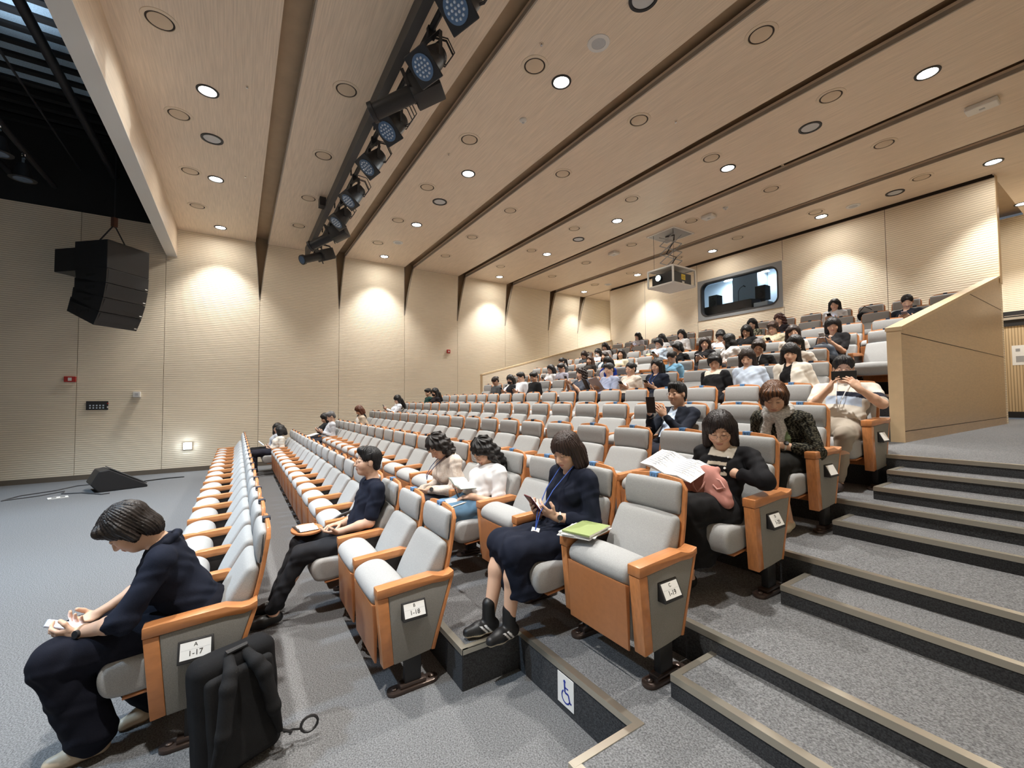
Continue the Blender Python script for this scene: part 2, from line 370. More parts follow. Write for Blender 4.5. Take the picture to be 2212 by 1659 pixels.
MB().prism(rrect(ix0+.03, ix1-.03, iz0+.03, iz1-.03, .2), 1, YB+.10, YB+.106).build('window_glass', mg, wnd)
o = thing('ceiling_strip_light', 'long lit fluorescent strip inside the control room', 'strip light', (-7.65, 14.5, CZ1))
MB().box(-.75, .75, -.1, .1, -.07, -.0).build('tray', M_WPLAS, o)
MB().cyl((-.72, 0, -.085), (.72, 0, -.085), .035).build('tube', mat('tube_glow', (.85, .95, 1), emit=5, ecol=(.8, .93, 1)), o, smooth=True)
lamp('control_room_tube', 'AREA', (-7.65, 14.5, CZ1-.13), 22, (.72, .88, 1), (0, 0, 0), shape='RECTANGLE', size=1.5, size_y=.12)
o = thing('mixing_desk', 'long black mixing desk behind the control room window', 'desk', (-7.22, 12.95, 3.7))
MB().box(-.85, .70, -.32, .3, 0, .90).build('cabinet', M_BLKP, o)
MB().prism([(-.3, .90), (.25, .90), (.25, 1.0), (-.3, .94)], 0, -.8, .66).build('control_surface', M_BLKM, o)
for x, h, lb in ((-8.15, 1.04, 'black monitor speaker at the left end of the control room desk'), (-6.62, 1.02, 'black monitor speaker near the right end of the control room desk')):
    o = thing('monitor_speaker', lb, 'speaker', (x, 13.5, 3.7))
    MB().box(-.05, .05, -.05, .05, 0, h).build('stand', M_BLKM, o)
    MB().box(-.15, .15, -.16, .16, h, h+.42).build('cabinet', M_BLKP, o, bevel=.01)
    c = MB().cyl((0, -.16, h+.15), (0, -.172, h+.15), .1, .09, 24).build('woofer', M_BLKM, o); c = MB().cyl((0, -.16, h+.32), (0, -.17, h+.32), .04, .035, 16).build('tweeter', M_BLKM, o)
struct(MB().box(-7.95, -7.12, 14.2, 14.9, CZ0, CZ1), 'pillar_control_room', mat('pillar_paint', (.38, .43, .48), .7))
o = thing('microphone_stand', 'thin desk microphone on the mixing desk', 'microphone', (-7.1, 13.0, 4.70))
MB().tube([(0, 0, 0), (0, 0, .3), (.05, 0, .4), (.16, 0, .46)], .008).build('arm', M_BLKM, o)
MB().cyl((.16, 0, .46), (.22, 0, .42), .016).build('capsule', M_BLKM, o)
o = thing('equipment_case', 'pale grey equipment case right of the mixing desk', 'case', (-6.30, 13.0, 3.7))
MB().box(-.2, .2, -.3, .3, 0, .80).build('body', mat('case_grey', (.33, .40, .47), .5), o, bevel=.02)
MB().box(-.1, .12, -.32, -.3, .6, .66).build('latch', M_CHROME, o)
# ------------------------------------------------------------------ ceiling fittings
BAY = ['beside the stage beam', 'under the lighting bar', 'next behind the lighting bar', 'fourth from the stage', 'fifth from the stage', 'sixth from the stage', 'last before the back wall']
M_DISC = mat('disc_tan', (.60, .48, .35), .5); M_DISCL = mat('disc_ring_pale', (.68, .57, .44), .5); M_DISCW = mat('disc_white', (.66, .65, .63), .5)
M_GLOW = mat('lamp_glow', (1, .97, .9), emit=28, ecol=(1, .95, .86)); M_GRILLE = mat('grey_grille', (.45, .46, .48), .6, noise=.2, nscale=400)
def proto_fit(kind):
    t = thing('p', None, None)
    L = []
    if kind == 'vent':
        t.name = 'ceiling_air_vent'
        L.append(MB().lathe([(.178, 0), (.176, -.006), (.140, -.010), (.137, -.004), (.137, 0)]).build('rim', M_DISCL, t, smooth=True))
        L.append(MB().lathe([(.139, 0), (.139, -.003), (.118, -.003), (.118, 0)]).build('gap', M_DARK, t))
        L.append(MB().lathe([(.118, 0), (.117, -.007), (.112, -.009), (.001, -.009)]).build('disc', M_DISC, t, smooth=True))
    elif kind == 'down':
        t.name = 'ceiling_downlight'
        L.append(MB().lathe([(.135, 0), (.133, -.012), (.105, -.012), (.100, 0)]).build('ring', M_BLKM, t, smooth=True))
        L.append(MB().lathe([(.100, -.001), (.06, -.004), (.001, -.006)]).build('lamp', M_GLOW, t, smooth=True))
    elif kind == 'off':
        t.name = 'unlit_ceiling_downlight'
        L.append(MB().lathe([(.158, 0), (.156, -.012), (.125, -.012), (.122, 0)]).build('ring', M_BLKM, t, smooth=True))
        L.append(MB().lathe([(.122, -.001), (.118, -.005), (.001, -.005)]).build('diffuser', mat('grey_diffuser', (.52, .53, .54), .5), t, smooth=True))
    elif kind == 'spk':
        t.name = 'ceiling_speaker'
        L.append(MB().lathe([(.135, 0), (.132, -.008), (.085, -.010), (.085, 0)]).build('rim', M_DISCW, t, smooth=True))
        L.append(MB().lathe([(.085, -.001), (.083, -.008), (.001, -.009)]).build('grille', M_GRILLE, t, smooth=True))
    return kids(t, L)
first = {}
NAMES = {'vent': ('round tan air vent', 'air vent', 'round air vents in the ceiling'), 'down': ('lit round downlight', 'downlight', 'lit downlights in the ceiling'),
         'off': ('unlit grey round downlight with black ring', 'downlight', 'unlit grey downlights'), 'spk': ('flush white round ceiling speaker', 'ceiling speaker', 'white ceiling speakers')}
def fit(kind, x, y, label):
    if kind not in first: first[kind] = o = proto_fit(kind)
    else: o = copy_tree(first[kind])
    o.location = (x, y, ZCEIL); tag(o, label, NAMES[kind][1], NAMES[kind][2])
VX = (-11.58, -9.86, -8.0, -6.14, -4.3, -2.47)
for b, y in enumerate((-.79, 1.22, 3.18, 5.18, 7.11, 9.23, 11.28)):
    xs = [-11.46, -9.78, -7.92, -6.05, -4.2] if b < 2 else VX
    for i, x in enumerate(xs):
        fit('vent', x, y, f'{NAMES["vent"][0]}, {ORD[i]} from left wall, strip {BAY[b]}')
for b, y in zip((0, 2, 4, 6), LY):
    for i, x in enumerate(LX):
        fit('down', x, y, f'{NAMES["down"][0]}, {ORD[i]} from left wall, strip {BAY[b]}')
fit('down', -1.6, 14.79, 'lit round recessed downlight over the corridor by the door')
for x, y, l in ((-8.38, -.4, 'beside the stage beam'), (-8.46, 3.65, 'next behind the lighting bar, far one'), (-2.92, 3.63, 'at the top edge, behind the lighting bar'), (-2.95, 7.65, 'fifth ceiling strip, near the right'), (-8.49, 7.69, 'fifth ceiling strip, left of the projector'), (-2.97, 11.64, 'above the right end of the back wall')):
    fit('off', x, y, f'{NAMES["off"][0]}, {l}')
for x, y, l in ((-3.6, 3.63, 'biggest one, near the brightest downlight'), (-11.28, 3.64, 'behind the lighting bar near the left wall'), (-3.7, 11.65, 'above the back wall, right part'), (-11.31, 11.7, 'above the left corner of the back wall')):
    fit('spk', x, y, f'{NAMES["spk"][0]}, {l}')
for x, y, l in ((-5.25, 3.65, 'small white domed smoke detector near the lighting bar'), (-5.28, 9.24, 'small white smoke detector right of the projector hatch')):
    o = thing('smoke_detector', l, 'smoke detector', (x, y, ZCEIL))
    MB().lathe([(.055, 0), (.055, -.02), (.04, -.035), (.02, -.05), (.001, -.052)]).build('dome', M_WPLAS, o, smooth=True)
    MB().lathe([(.02, -.045), (.018, -.056), (.001, -.057)]).build('sensor', M_GRILLE, o)
for x, y, w_, l in ((-5.74, 9.32, .13, 'white square sensor box on the ceiling right of the projector hatch'), (-8.72, 9.28, .13, 'white square sensor box on the ceiling left of the projector hatch'), (-1.33, 9.21, .17, 'white oblong box on the ceiling at the right edge')):
    o = thing('ceiling_sensor', l, 'sensor', (x, y, ZCEIL))
    MB().box(-w_, w_, -.11, .11, -.07, 0).build('housing', M_WPLAS, o, bevel=.015)
    MB().box(-.03, .03, -.02, .02, -.075, -.07).build('indicator', M_GRILLE, o)
for i, (x, y, l) in enumerate(((-6.71, .06, 'by the first slot, near part'), (-9.46, .08, 'by the first slot, far part'), (-3.98, 3.05, 'above the brightest downlight'), (-6.7, 3.06, 'behind the lighting bar, far part'), (-4.01, 5.69, 'in the fourth ceiling strip'), (-3.73, 8.46, 'in the fifth ceiling strip'))):
    o = thing('sprinkler', 'tiny ceiling sprinkler '+l, 'sprinkler', (x, y, ZCEIL))
    MB().lathe([(.028, 0), (.027, -.004), (.012, -.006), (.012, 0)]).build('cover', M_DISCL, o); MB().lathe([(.008, 0), (.008, -.02), (.014, -.024), (.001, -.026)], n=12).build('head', M_CHROME, o)
# ------------------------------------------------------------------ lighting bar with lamps
bar = thing('lighting_bar', 'long black lighting bar hung under the ceiling', 'lighting bar', (0, 1.66, 0))
MB().box(-12.6, .3, -.16, -.06, 5.70, 5.90).build('cable_duct', mat('duct_grey', (.05, .05, .052), .5), bar)
MB().cyl((-12.9, .04, 5.70), (.3, .04, 5.70), .035, n=14).build('pipe', M_BLKM, bar, smooth=True)
hb = MB()
for k in range(9): hb.cyl((-12.2+k*1.5, -.02, 5.70), (-12.2+k*1.5, -.02, ZCEIL), .012, n=8)
hb.build('hanger', M_BLKM, bar)
MB().box(-9.62, -9.42, -.27, -.15, 5.80, 5.98).build('junction_box', M_BLKM, bar)
M_LENS = mat('lens_blue_reflection', (.10, .16, .26), .12, metal=.3, emit=0); M_LED = mat('led_lens', (.55, .62, .72), .1, metal=.2)  # bluish reflection on the lenses is put into their base colour
def par_can(x, label, yawd, pitchd=52, leds=True):
    t = thing('stage_spotlight', label, 'stage light', (x, 1.70, 5.66), group='stage spotlights on the lighting bar')
    MB().box(-.03, .03, -.045, .045, -.05, .06).build('clamp', M_BLKM, t, bevel=.006)
    M = Matrix.Rotation(math.radians(yawd), 4, 'Z') @ Matrix.Translation((0, 0, -.30)) @ Matrix.Rotation(math.radians(pitchd), 4, 'X')
    yk = MB().box(-.155, -.147, -.02, .02, -.32, -.05).box(.147, .155, -.02, .02, -.32, -.05).box(-.155, .155, -.02, .02, -.058, -.05)
    o = yk.build('yoke', M_BLKM, t); o.matrix_local = Matrix.Rotation(math.radians(yawd), 4, 'Z')
    b = MB().cyl((0, -.17, 0), (0, -.06, 0), .15, .14, 24).cyl((0, -.06, 0), (0, .16, 0), .14, .105, 24)
    o = b.build('can', M_BLKM, t, smooth=35); o.matrix_local = M
    o = MB().box(-.165, .165, -.185, -.165, -.165, .165).build('colour_frame', M_BLKM, t, bevel=.03); o.matrix_local = M
    o = MB().cyl((0, -.192, 0), (0, -.186, 0), .125, n=28).build('lens', M_LENS, t); o.matrix_local = M
    b = MB()
    for r, n in ((0, 1), (.042, 6), (.084, 12)):
        for k in range(n):
            a = 2*PI*k/n; b.cyl((r*math.cos(a), -.200, r*math.sin(a)), (r*math.cos(a), -.190, r*math.sin(a)), .011, .015, 8)
    o = b.build('led', M_LED, t); o.matrix_local = M
    b = MB().box(-.05, .05, .16, .2, -.05, .05).tube([(.06, .16, .06), (.06, .22, .09), (-.06, .22, .09), (-.06, .16, .06)], .01)
    o = b.build('rear_handle', M_BLKM, t); o.matrix_local = M
    random.seed(int(-x*10))
    c = MB()
    for k in range(3):
        s = random.uniform(-.1, .1)
        c.tube([(s, .03, .02), (s+.1, .16, -.04), (s+.14, .22, -.2), (s+.06, .16, -.30), (0, .1, -.30)], .007, 6)
    c.build('cable', M_BLKP, t)
for x, l in ((-3.36, 'cut by the top edge of the picture'), (-4.16, 'nearest whole one, big lens'), (-5.42, 'partly behind the long profile lamp'), (-6.42, 'fourth from the near end'), (-7.68, 'below the small junction box'), (-8.75, 'among the cables near the far end')):
    par_can(x, 'black round stage spotlight with led lens, '+l, 12 if x < -6 else 18)
def profile_lamp(x, label, yawd, pitchd):
    t = thing('profile_spotlight', label, 'stage light', (x, 1.72, 5.66), group='long profile spotlights on the lighting bar')
    MB().box(-.03, .03, -.045, .045, -.05, .06).build('clamp', M_BLKM, t, bevel=.006)
    M = Matrix.Rotation(math.radians(yawd), 4, 'Z') @ Matrix.Translation((0, 0, -.26)) @ Matrix.Rotation(math.radians(pitchd), 4, 'X')
    for nm, b, m in (('yoke', MB().box(-.15, -.142, -.02, .02, -.02, .22).box(.142, .15, -.02, .02, -.02, .22).box(-.15, .15, -.02, .02, .21, .22), M_BLKM),
                     ('barrel', MB().cyl((0, -.52, 0), (0, 0, 0), .095, .10, 20).cyl((0, -.55, 0), (0, -.50, 0), .12, .12, 20), M_BLKM),
                     ('lamp_house', MB().box(-.14, .14, .0, .36, -.14, .14), M_BLKM), ('lens', MB().cyl((0, -.556, 0), (0, -.548, 0), .09, n=20), M_LENS),
                     ('shutter_lever', MB().box(-.17, .17, .0, .015, -.012, .012).box(-.012, .012, 0, .015, -.2, .2), M_BLKM)):
        o = b.build(nm, m, t, bevel=.015 if nm == 'lamp_house' else 0, smooth=35); o.matrix_local = M
    c = MB()
    for k in range(3): c.tube([(.05*k, .03, .03), (.12+.03*k, .2, -.02), (.14, .3, -.15), (.06, .3, -.2)], .008, 6)
    c.build('cable', M_BLKP, t)
profile_lamp(-4.80, 'long black profile spotlight lying along the lighting bar', -38, 22)
profile_lamp(-10.0, 'black profile spotlight in the cluster near the far end', -38, 24)
profile_lamp(-11.55, 'long black profile spotlight at the far end pointing at the left wall', 28, 26)
# ------------------------------------------------------------------ stage house above the beam
M_STEEL = mat('rigging_steel', (.035, .035, .04), .5, metal=.3)
for y, z, r in ((-2.47, 7.0, .07), (-3.45, 6.5, .05), (-3.05, 7.0, .018), (-4.1, 6.6, .05), (-5.2, 6.8, .05)):
    tag(MB().cyl((-13.2, y, z), (.5, y, z), r, n=12).build('rigging_pipe', M_STEEL, smooth=True), {-2.47: 'thick black rigging pipe just in front of the pale beam', -3.45: 'dark rigging pipe carrying the stage lamps', -3.05: 'thin dark wire pipe above the stage', -4.1: 'dark rigging pipe at the left edge of the picture', -5.2: 'dark rigging pipe deep over the stage'}[y], 'rigging pipe', 'rigging pipes over the stage')
M_SLAT = mat('black_slat', (.010, .010, .011), .85); M_GAUZE = mat('blue_grey_gauze', (.34, .45, .55), .9, noise=.2, nscale=60)
sl = MB()
for k in range(34): sl.box(-13.2+k*.41, -13.2+k*.41+.13, -7.8, -1.6, 7.75, 7.85)
struct(sl, 'ceiling_stage_slats', M_SLAT)
ga = MB()
for k in range(4, 24): ga.box(-13.2+k*.41+.13, -13.2+(k+1)*.41, -7.6, -1.62, 7.80, 7.81)
struct(ga, 'ceiling_stage_gauze', M_GAUZE)
lamp('gauze_fill_light', 'SPOT', (-9.0, -3.0, 7.1), 9, (.75, .88, 1), (PI, 0, 0), spot_size=math.radians(130), spot_blend=.6, shadow_soft_size=.1)  # added lamp without a fitting, only brightens the gauze from below
def stage_lamp(x, y, z, label):
    t = thing('stage_lamp', label, 'stage light', (x, y, z), group='lamps hanging over the stage')
    MB().tube([(.07*math.cos(a), 0, .07*math.sin(a)-.02) for a in np.linspace(-.5, 3.6, 12)], .012, 6).build('hook', M_CHROME, t, smooth=True)
    MB().box(-.012, .012, -.02, .02, -.2, -.06).build('hanger', M_CHROME, t)
    MB().cyl((0, 0, -.18), (0, 0, -.46), .085, .15, 20).cyl((0, 0, -.46), (0, 0, -.47), .19, .19, 20).build('shade', M_BLKM, t, smooth=35)
    MB().cyl((0, 0, -.4705), (0, 0, -.4755), .13, n=20).build('lens', M_LENS, t)
stage_lamp(-11.6, -3.45, 6.42, 'black stage lamp hanging from the rigging nearest the loudspeaker')
stage_lamp(-10.6, -3.45, 6.42, 'black stage lamp hanging at the left, higher in the dark')
stage_lamp(-9.6, -3.45, 6.42, 'black stage lamp cut by the left edge of the picture')
o = thing('exit_lamp', 'small grey box with green light behind the pale beam', 'lamp', (-8.9, -1.585, 6.3))
MB().box(-.2, .2, -.08, .08, -.06, .06).build('housing', M_WPLAS, o, bevel=.02); MB().box(-.12, -.08, -.085, -.08, 0, .03).build('indicator', mat('green_led', (.1, .8, .3), emit=2), o)
# ------------------------------------------------------------------ hanging line-array loudspeaker
la = thing('hanging_loudspeaker', 'black curved loudspeaker array hanging by the left wall', 'loudspeaker', (-12.0, -2.2, 4.95), (0, 0, math.radians(-42)))
MB().box(-.42, .42, -.45, .35, -.52, .06).build('top_cabinet', M_BLKP, la, bevel=.01)
MB().box(-.42, .42, -.95, -.40, -.54, -.06).build('rear_cabinet', M_BLKP, la, bevel=.01)
a = 0; py, pz = .35, -.52
for k in range(4):
    a += 7.5 if k else 3
    c, s = math.cos(math.radians(a)), math.sin(math.radians(a)); h = .30; D = .78
    f0 = (py, pz); f1 = (py-s*h, pz-c*h)
    b0 = (f0[0]-c*D, f0[1]+s*D-.0); b1 = (f1[0]-c*(D-.05), f1[1]+s*(D-.05)-.0)
    o = MB().prism([(f0[0], f0[1]-.006), (f1[0], f1[1]+.006), (b1[0], b1[1]), (b0[0], b0[1])], 0, -.42, .42).build('array_cabinet', M_BLKP, la, bevel=.004)
    MB().box(.415, .428, (b0[0]+f0[0])/2-.10, (b0[0]+f0[0])/2+.10, (b0[1]+f1[1])/2-.03, (b0[1]+f1[1])/2+.03).build('handle', M_BLKM, o)
    MB().prism([(f0[0]+.004, f0[1]-.03), (f1[0]+.004, f1[1]+.03), (f1[0]-.02, f1[1]+.03), (f0[0]-.02, f0[1]-.03)], 0, -.39, .39).build('grille', mat('black_grille', (.028, .028, .03), .7, noise=.3, nscale=300), o)
    MB().box(-.40, -.35, f1[0]-.002+s*.05, f1[0]+.008+s*.05, f1[1]+.04, f1[1]+.06).build('badge', M_WPLAS, o)
    py, pz = f1
ch = MB().tube([(-.3, -.05, .06), (0, -.05, .55)], .014, 6).tube([(.3, -.05, .06), (0, -.05, .55)], .014, 6).tube([(0, -.05, .5), (0, -.05, 3.66)], .012, 6)
ch.build('sling', M_STEEL, la)
MB().box(-.04, .04, -.09, -.01, .5, .7).build('hook_block', mat('rust', (.12, .05, .03), .6), la)
# ------------------------------------------------------------------ fittings on the left wall
def wallbox(name, label, cat, y, z, w_, h, d, m, parts=()):
    o = thing(name, label, cat, (XL, y, z)); MB().box(0, d, -w_/2, w_/2, -h/2, h/2).build('housing', m, o, bevel=.006)
    for nm, (ya, yb, za, zb), mm in parts: MB().box(d, d+.004, ya, yb, za, zb).build(nm, mm, o)
M_RED = mat('alarm_red', (.42, .03, .025), .4)
wallbox('fire_alarm', 'small red fire alarm box on the stage end of the left wall', 'fire alarm', -3.12, 2.25, .19, .125, .05, M_RED, (('plate', (-.03, .03, -.035, .035), M_WPLAS),))
wallbox('fire_alarm', 'small red alarm on the left wall beyond the seats', 'fire alarm', 6.03, 3.38, .12, .12, .05, M_RED, (('plate', (-.02, .03, -.02, .02), M_WPLAS),))
P = [('screen_button', (-.13+.055*i, -.105+.055*i, -.07+.055*j, -.04+.055*j), mat('button_white', (.6, .7, .8), .4)) for i in range(5) for j in range(2)]
P += [('knob', (.165, .185, -.06, -.02), M_WPLAS), ('red_button', (.165, .19, .03, .06), M_RED)]
wallbox('control_panel', 'black wall control panel with rows of pale buttons', 'control panel', -2.67, 1.66, .37, .20, .02, M_BLKP, P)
wallbox('sensor_box', 'small white box on the left wall beside the control panel', 'sensor', -1.98, 1.91, .13, .13, .14, M_WPLAS, (('lens', (-.03, .03, -.03, .03), M_GRILLE),))
o = thing('wall_lamp', 'small lit white wall lamp low on the left wall', 'wall lamp', (XL, -1.01, .635))
MB().box(0, .05, -.09, .09, -.09, .09).build('housing', M_WPLAS, o, bevel=.01)
MB().box(.05, .06, -.075, .075, -.075, .075).build('diffuser', mat('lamp_white_glow', (.9, .96, 1), emit=9, ecol=(.85, .94, 1)), o)
lamp('wall_lamp_light', 'POINT', (XL+.16, -1.01, .64), .5, (.8, .9, 1), shadow_soft_size=.06)
# ------------------------------------------------------------------ ceiling projector on its scissor lift
pj = thing('projector', 'white framed black projector hanging on a scissor lift', 'projector', (-6.95, 9.52, 4.62))
f = MB(); hx, hy, hz = .38, .45, .43; tk = .018
for sx in (-1, 1):
    for sy in (-1, 1): f.box(sx*hx-tk, sx*hx+tk, sy*hy-tk, sy*hy+tk, 0, hz)
for z in (0, hz):
    for s in (-1, 1):
        f.box(-hx, hx, s*hy-tk, s*hy+tk, z-tk, z+tk); f.box(s*hx-tk, s*hx+tk, -hy, hy, z-tk, z+tk)
f.build('frame', M_WPLAS, pj)
MB().box(-hx, hx, -hy, hy, -.02, -.012).build('base_plate', M_WPLAS, pj)
MB().box(-hx, hx, -hy, hy, hz+.0, hz+.012).build('top_plate', M_DISCW, pj)
b = MB().box(-.30, .34, -.40, .36, .03, .31).build('body', M_BLKP, pj, bevel=.02)
MB().cyl((-.05, -.40, .19), (-.05, -.47, .19), .085, .085, 24).build('lens_barrel', M_BLKM, pj, smooth=35)
MB().cyl((-.05, -.471, .19), (-.05, -.476, .19), .07, n=24).build('lens', mat('projector_lens', (.75, 1, .95), emit=14, ecol=(.7, 1, .93)), pj)
MB().box(.34, .344, -.06, .10, .13, .27).build('warning_label', mat('yellow_label', (.75, .55, .03), .5), pj)
MB().box(.34, .344, -.03, .06, .04, .09).build('white_label', M_WPLAS, pj)
MB().box(.344, .346, -.04, .08, .19, .196).box(.344, .346, -.04, .08, .215, .221).box(.344, .346, -.02, .06, .165, .171).build('label_print', M_INK, pj)
sc = MB(); n = 4; zz = np.linspace(hz+.02, 1.36, n+1)
for yy in (-.16, .16):
    for k in range(n):
        for s in (-1, 1):
            sc.tube([(-.22*s, yy, zz[k]), (.22*s, yy, zz[k+1])], .012, 6)
sc.build('scissor_arm', mat('lift_grey', (.42, .43, .45), .4, metal=.5), pj)
MB().tube([(.05, 0, hz+.02), (-.12, .05, hz+.1), (.18, -.02, .75), (-.16, .03, .95), (.1, 0, 1.2), (.12, 0, 1.36), (-.15, 0, 1.39)], .016, 6).build('cable', M_BLKP, pj)
for sx in (-1, 1): MB().cyl((sx*.3, -.3, hz), (sx*.3, -.3, 1.42), .004, n=6).build('wire', M_STEEL, pj)
MB().box(-.43, .37, -.36, .42, 1.40, 1.418).build('hatch_plate', mat('hatch_grey', (.28, .29, .31), .4, metal=.3), pj)
hr = MB().box(-.46, .40, -.39, -.36, 1.395, 1.42).box(-.46, .40, .42, .45, 1.395, 1.42).box(-.46, -.43, -.36, .42, 1.395, 1.42).box(.37, .40, -.36, .42, 1.395, 1.42)
hr.build('hatch_frame', M_WPLAS, pj)
lamp('projector_beam', 'SPOT', (-7.0, 9.0, 4.81), P_PROJ, (.85, .95, 1), (math.radians(90-5), 0, PI), spot_size=math.radians(22), spot_blend=.2, shadow_soft_size=.05)
sn = thing('projection_screen', 'large white projection screen on the stage wall', 'screen', (-6.7, -7.6, 0))
MB().box(-3.2, 3.2, -.02, 0, 1.6, 5.2).build('canvas', mat('screen_white', (.85, .86, .88), .8), sn)
MB().box(-3.3, 3.3, -.08, -.02, 5.2, 5.35).build('case', M_BLKM, sn)
# ------------------------------------------------------------------ floor monitor on the stage floor
wg = thing('floor_monitor', 'black wedge floor monitor speaker on the grey stage floor', 'loudspeaker', (-11.55, -2.0, 0), (0, 0, math.radians(-72)))
prof = [(-.42, 0), (.30, 0), (.42, .16), (.30, .40), (.16, .42), (-.42, .05)]
MB().prism(prof, 1, -.30, .30).build('cabinet', M_BLKP, wg, bevel=.015)
MB().prism([(-.41, .066), (.15, .428), (.14, .438), (-.42, .076)], 1, -.27, .27).build('grille', MATS['black_grille'], wg)
MB().box(-.02, .16, -.306, -.298, .08, .24).build('side_recess', M_BLKM, wg)
MB().tube([(.24, -.31, .02), (.12, -.42, .012), (-.9, -.5, .012), (-1.2, -.42, .012)], .012, 6).build('plug', M_BLKM, wg)
cb = MB().tube([(-10.95, -2.0, .01), (-10.9, -2.1, .01), (-11.3, -2.45, .01), (-11.4, -2.75, .01), (-11.7, -2.78, .01), (-11.4, -3.05, .01), (-11.2, -3.45, .01), (-11.6, -3.35, .01), (-11.9, -2.95, .01), (-12.3, -2.75, .01), (-12.35, -2.5, .01)], .011, 6)
tag(cb.build('cable', mat('cable_grey', (.06, .06, .065), .6)), 'thin black cable snaking on the stage floor by the monitor', 'cable')
o = thing('floor_socket', 'white floor socket plate beside the cable', 'floor socket', (-11.0, -2.7, 0), (0, 0, .3))
MB().box(-.09, .09, -.13, .13, 0, .012).build('plate', M_WPLAS, o); MB().box(-.04, .04, -.08, -.02, .012, .014).box(-.04, .04, .03, .09, .012, .014).build('outlet', M_INK, o)
# ------------------------------------------------------------------ auditorium seats
PIT = .55
def loft(prof, x0, x1, r=.02, n=4, crown=0.0):
    """closed (y,z) profile swept along x with rounded ends"""
    P = np.array(prof, float); m = len(P); c = P.mean(0)
    e = np.roll(P, -1, 0)-np.roll(P, 1, 0); nr = np.stack([e[:, 1], -e[:, 0]], 1); nr /= np.linalg.norm(nr, axis=1)[:, None]+1e-9
    area = .5*np.sum(P[:, 0]*np.roll(P[:, 1], -1)-np.roll(P[:, 0], -1)*P[:, 1])
    if area < 0: nr = -nr
    secs = []
    for k in range(n+1):
        a = PI/2*k/n; secs.append((x0+r*(1-math.sin(a)), r*(1-math.cos(a))))
    secs = [(x0+r*(1-math.cos(PI/2*k/n)), r*(1-math.sin(PI/2*k/n))) for k in range(n+1)]
    xm = [(x0+(x1-x0)*t, 0) for t in (.33, .5, .67)]
    secs = secs+xm+[(x0+x1-x, i) for x, i in secs[::-1]]
    v = []; f = []
    for x, ins in secs:
        t = (x-x0)/(x1-x0)*2-1
        Q = P-nr*ins+nr*crown*(1-t*t)
        v += [(x, q[0], q[1]) for q in Q]
    for i in range(len(secs)-1):
        f += [(i*m+k, i*m+(k+1) % m, (i+1)*m+(k+1) % m, (i+1)*m+k) for k in range(m)]
    f += [tuple(range(m))[::-1], tuple(range((len(secs)-1)*m, len(secs)*m))]
    return MB().add(v, f)
def smooth_poly(P, it=2):
    P = np.array(P, float)
    for _ in range(it):
        Q = np.roll(P, -1, 0); P = np.stack([.75*P+.25*Q, .25*P+.75*Q], 1).reshape(-1, 2)
    return P
SHELL = [(.325, .19), (.38, .32), (.435, .455), (.480, .625), (.510, .75), (.535, .90), (.545, .985)]
def shell_mesh():
    ys = np.interp(np.linspace(.19, .985, 16), [p[1] for p in SHELL], [p[0] for p in SHELL]); zs = np.linspace(.19, .985, 16)
    v = []; f = []; nx = 12; th = .022
    for side in (0, 1):
        for j in range(16):
            for i in range(nx+1):
                t = i/nx*2-1; hw = .235-.012*max(0, (zs[j]-.6)/.4)
                z = zs[j]; x = t*hw
                if j == 15: z += .024*(1-t*t)-.05*max(0, abs(t)-.86)/.14
                if j == 14 and abs(t) > .98: pass
                y = ys[j]+.018*(1-t*t)*0-(th if side == 0 else 0)
                v.append((x, y, z))
    N = 16*(nx+1); R = nx+1
    for j in range(15):
        for i in range(nx):
            a = j*R+i; f.append((a, a+1, a+R+1, a+R)); f.append((N+a, N+a+R, N+a+R+1, N+a+1))
    for i in range(nx): f.append((i, N+i, N+i+1, i+1)); a = 15*R+i; f.append((a, a+1, N+a+1, N+a))
    for j in range(15): a = j*R; f.append((a, a+R, N+a+R, N+a)); a = j*R+nx; f.append((a, N+a, N+a+R, a+R))
    return MB().add(v, f)
HEAD = smooth_poly([(.505, .787), (.480, .80), (.470, .84), (.467, .885), (.474, .94), (.488, .975), (.515, .982), (.530, .96), (.518, .85), (.510, .80)])
BACK = smooth_poly([(.470, .795), (.438, .797), (.415, .775), (.365, .69), (.318, .61), (.272, .51), (.252, .45), (.262, .425), (.30, .42), (.40, .43), (.455, .60), (.492, .76)])
SUP = smooth_poly([(.022, .505), (.000, .52), (-.012, .555), (.006, .595), (.06, .622), (.12, .630), (.175, .618), (.215, .58), (.225, .52), (.205, .40), (.17, .26), (.13, .20), (.04, .20)])
SDN = smooth_poly([(.33, .455), (.12, .452), (-.08, .466), (-.145, .458), (-.175, .41), (-.172, .345), (-.145, .297), (-.09, .285), (.02, .292), (.33, .33)])
ARMP = [(0, .576), (0, .630), (.335, .648), (.375, .636), (.405, .628), (.44, .630), (.478, .646), (.478, .606), (.42, .590), (.335, .596)]
ARMI = [(0, .576), (0, .630), (.335, .648), (.420, .618), (.425, .598), (.335, .596)]
ME = {}
def pm(key, mb, bevel=0, smooth=40, seg=2):
    me = mb.mesh(key, bevel, seg); smooth_by_angle(me, smooth); ME[key] = me; return me
pm('shell', shell_mesh(), .004); pm('head', loft(HEAD, -.205, .205, .022, crown=.006), 0, 60); pm('back', loft(BACK, -.218, .218, .028, crown=.008), 0, 60)
pm('seat_up', loft(SUP, -.226, .226, .028, crown=.006), 0, 60); pm('seat_dn', loft(SDN, -.226, .226, .03, crown=.008), 0, 60)
pm('board_up', MB().prism([(.010, .18), (.024, .175), (.030, .505), (-.006, .518), (-.004, .50)], 0, -.226, .226), .004)
pm('board_dn', MB().prism([(-.08, .284), (.30, .312), (.30, .300), (-.08, .272)], 0, -.22, .22), .003)
A = PIT/2
